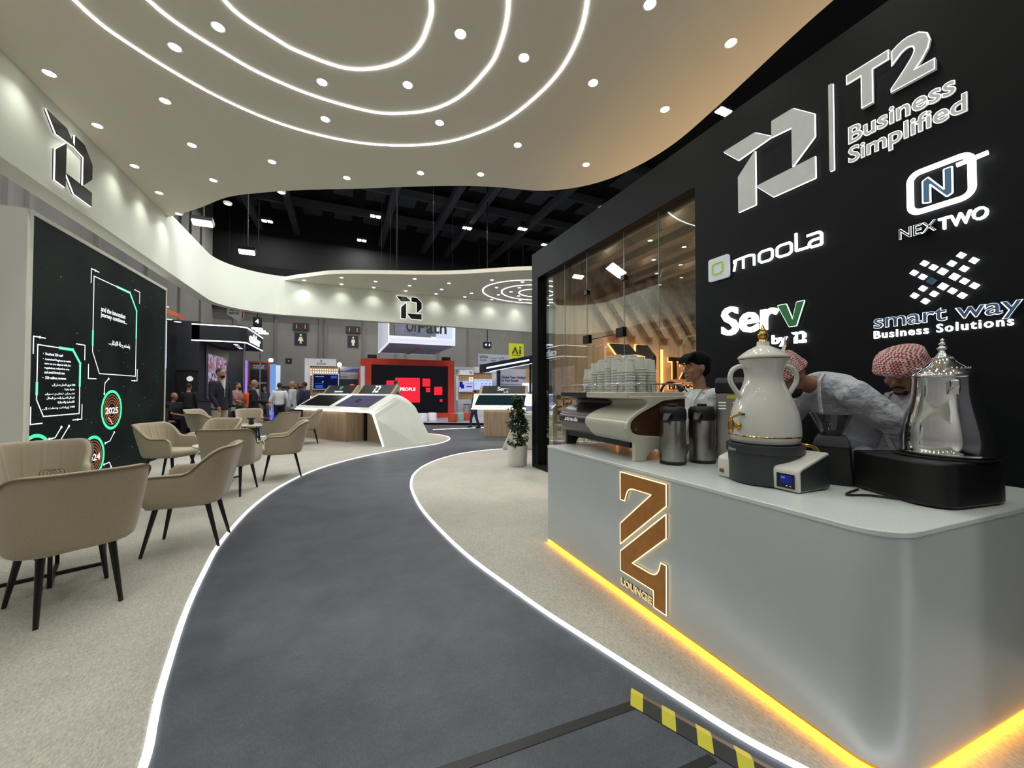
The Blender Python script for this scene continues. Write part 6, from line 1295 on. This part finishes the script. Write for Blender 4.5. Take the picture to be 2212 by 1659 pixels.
for sx in (-1, 1): MB().loft([ellip((sx * .09, .035, z), (1, 0, 0), (0, 1, 0), q, w_, 14) for z, q, w_ in ((0.002, .045, .135), (.03, .047, .135), (.05, .042, .10), (.08, .040, .05))]).build('shoe', M('shoe_black', (18, 17, 17), .4), t, smooth=60)
# bent man in a kandura
t = thing('person', 'man in grey white robe bending low behind the white urn, head scarf folded up', 'person', (2.845, 1.262, 0), LT + .05)
b, ro = MB(), MB()
sp = [(.0, -.02, .55, .150, .120), (.0, -.03, .86, .158, .130), (0, .0, 1.02, .160, .135), (0, .08, 1.20, .178, .135), (0, .19, 1.325, .190, .120), (0, .27, 1.365, .150, .088), (0, .315, 1.372, .075, .066)]
sec = [(Vector(p[:3]), p[3], p[4], -[0, .1, .5, .95, 1.2, 1.3, 1.35][i]) for i, p in enumerate(sp)]
spine(ro, [(Vector((0, 0, .03)), .20, .17, 0), (Vector((0, 0, .3)), .17, .14, 0)] + [(c, a, d_, -t_) for c, a, d_, t_ in sec]); spine(b, [(c, a * .8, d_ * .75, -t_) for c, a, d_, t_ in sec])
for sx in (-1, 1): limb(b, [Vector((sx * .08, 0, .8)), Vector((sx * .09, .02, .45)), Vector((sx * .09, 0, .08)), Vector((sx * .09, .1, .04))], [.07, .045, .034, .03])
limb(b, [Vector((0, .29, 1.36)), Vector((0, .39, 1.385))], [.052, .048])
# his left arm (towards the camera) reaches back down to the right, the other forward
for sx, el, wr in ((-1, (-.27, .02, 1.12), (-.30, -.20, 1.00)), (1, (.22, .32, 1.10), (.16, .42, .98))):
    sh = Vector((sx * .175, .215, 1.31)); el, wr = Vector(el), Vector(wr); d = (wr - el).normalized(); limb(b, [sh, el, wr], [.042, .036, .026]); add_hand(b, wr + d * .012, d, (sx * .5, 0, 1), .92); limb(ro, [sh, el, wr], [.085, .072, .062])
hc = Vector((0, .45, 1.415)); R = RY(0, -.75); add_head(b, hc, R, .98); skin_up(b, 'body', skin_mat((150, 106, 82)), t, .008, 2); skin_up(ro, 'robe', m_kan, t, .011, 3); scarf(t, hc, R, .98, False, 1.02); face_bits(t, hc, R, .98)
mb = MB().ball(tuple(hc + R @ Vector((0, .045, -.075))), (.052, .056, .044), 14, 10); mb.build('beard', M('beard_dark', (36, 28, 24), .9), t, smooth=80)
W = lambda x, y, z: tuple(hc + R @ Vector((x, y, z))); MB().loft([[W(-.02, -.05, .12), W(.02, -.05, .12), W(.02, -.06, .13), W(-.02, -.06, .13)], [W(-.012, -.11, .145), W(.012, -.11, .145), W(.01, -.115, .15), W(-.01, -.115, .15)], [W(-.004, -.15, .185), W(.004, -.15, .185), W(.003, -.152, .187), W(-.003, -.152, .187)]]).build('scarf_tip', M('scarf_white', (214, 206, 200), .9), t)
lanyard(t, [(-.06, .285, 1.432), (-.085, .335, 1.39), (-.095, .345, 1.30), (-.10, .335, 1.2), (-.09, .33, 1.1)], .010)
# standing man in kandura looking down
t = thing('person', 'man in white robe and red checked head scarf looking down beside the chrome coffee pot', 'person', (2.835, 1.055, 0), LT + .45)
b, ro = MB(), MB()
spine(ro, [((0, 0, .03), .19, .15, 0), ((0, 0, .4), .155, .115, 0), ((0, 0, .85), .150, .105, 0), ((0, .005, 1.05), .148, .105, 0), ((0, .005, 1.18), .152, .100, 0), ((0, -.005, 1.255), .135, .080, 0), ((0, -.008, 1.292), .075, .062, 0), ((0, -.004, 1.318), .056, .054, 0)])
spine(b, [((0, 0, .82), .125, .085, 0), ((0, 0, 1.05), .12, .08, 0), ((0, -.01, 1.24), .10, .06, 0)])
for sx in (-1, 1):
    limb(b, [Vector((sx * .08, 0, .8)), Vector((sx * .085, .01, .45)), Vector((sx * .085, 0, .08)), Vector((sx * .085, .1, .04))], [.068, .045, .034, .03])
    sh = Vector((sx * .150, -.005, 1.235)); el = sh + Vector((sx * .02, .04, -.25)); wr = el + Vector((-sx * .09, .19, -.02)); d = (wr - el).normalized(); limb(b, [sh, el, wr], [.04, .034, .025]); add_hand(b, wr + d * .012, d, (sx * .3, 0, 1), .9); limb(ro, [sh, el, wr], [.064, .058, .05])
limb(b, [Vector((0, -.008, 1.27)), Vector((0, .012, 1.37))], [.052, .048]); hc = Vector((0, .045, 1.432)); R = RY(0, -.42); add_head(b, hc, R, 1.0); skin_up(b, 'body', skin_mat((150, 108, 84)), t, .0075, 2); skin_up(ro, 'robe', m_kan, t, .011, 3); scarf(t, hc, R, 1.0, True, 1.20); face_bits(t, hc, R, 1.0, mous=True)
mb = MB().ball(tuple(hc + R @ Vector((0, .060, -.090))), (.030, .030, .022), 14, 10); mb.build('beard', M('beard_dark', (36, 28, 24), .9), t, smooth=80)
for sx in (-1, 1): lanyard(t, [(sx * .052, -.045, 1.325), (sx * .068, .03, 1.318), (sx * .074, .086, 1.24), (sx * .05, .110, 1.10), (.0, .112, .96)], .011)
MB().ball((0, .109, 1.17), .006).build('button', m_bkp, t);
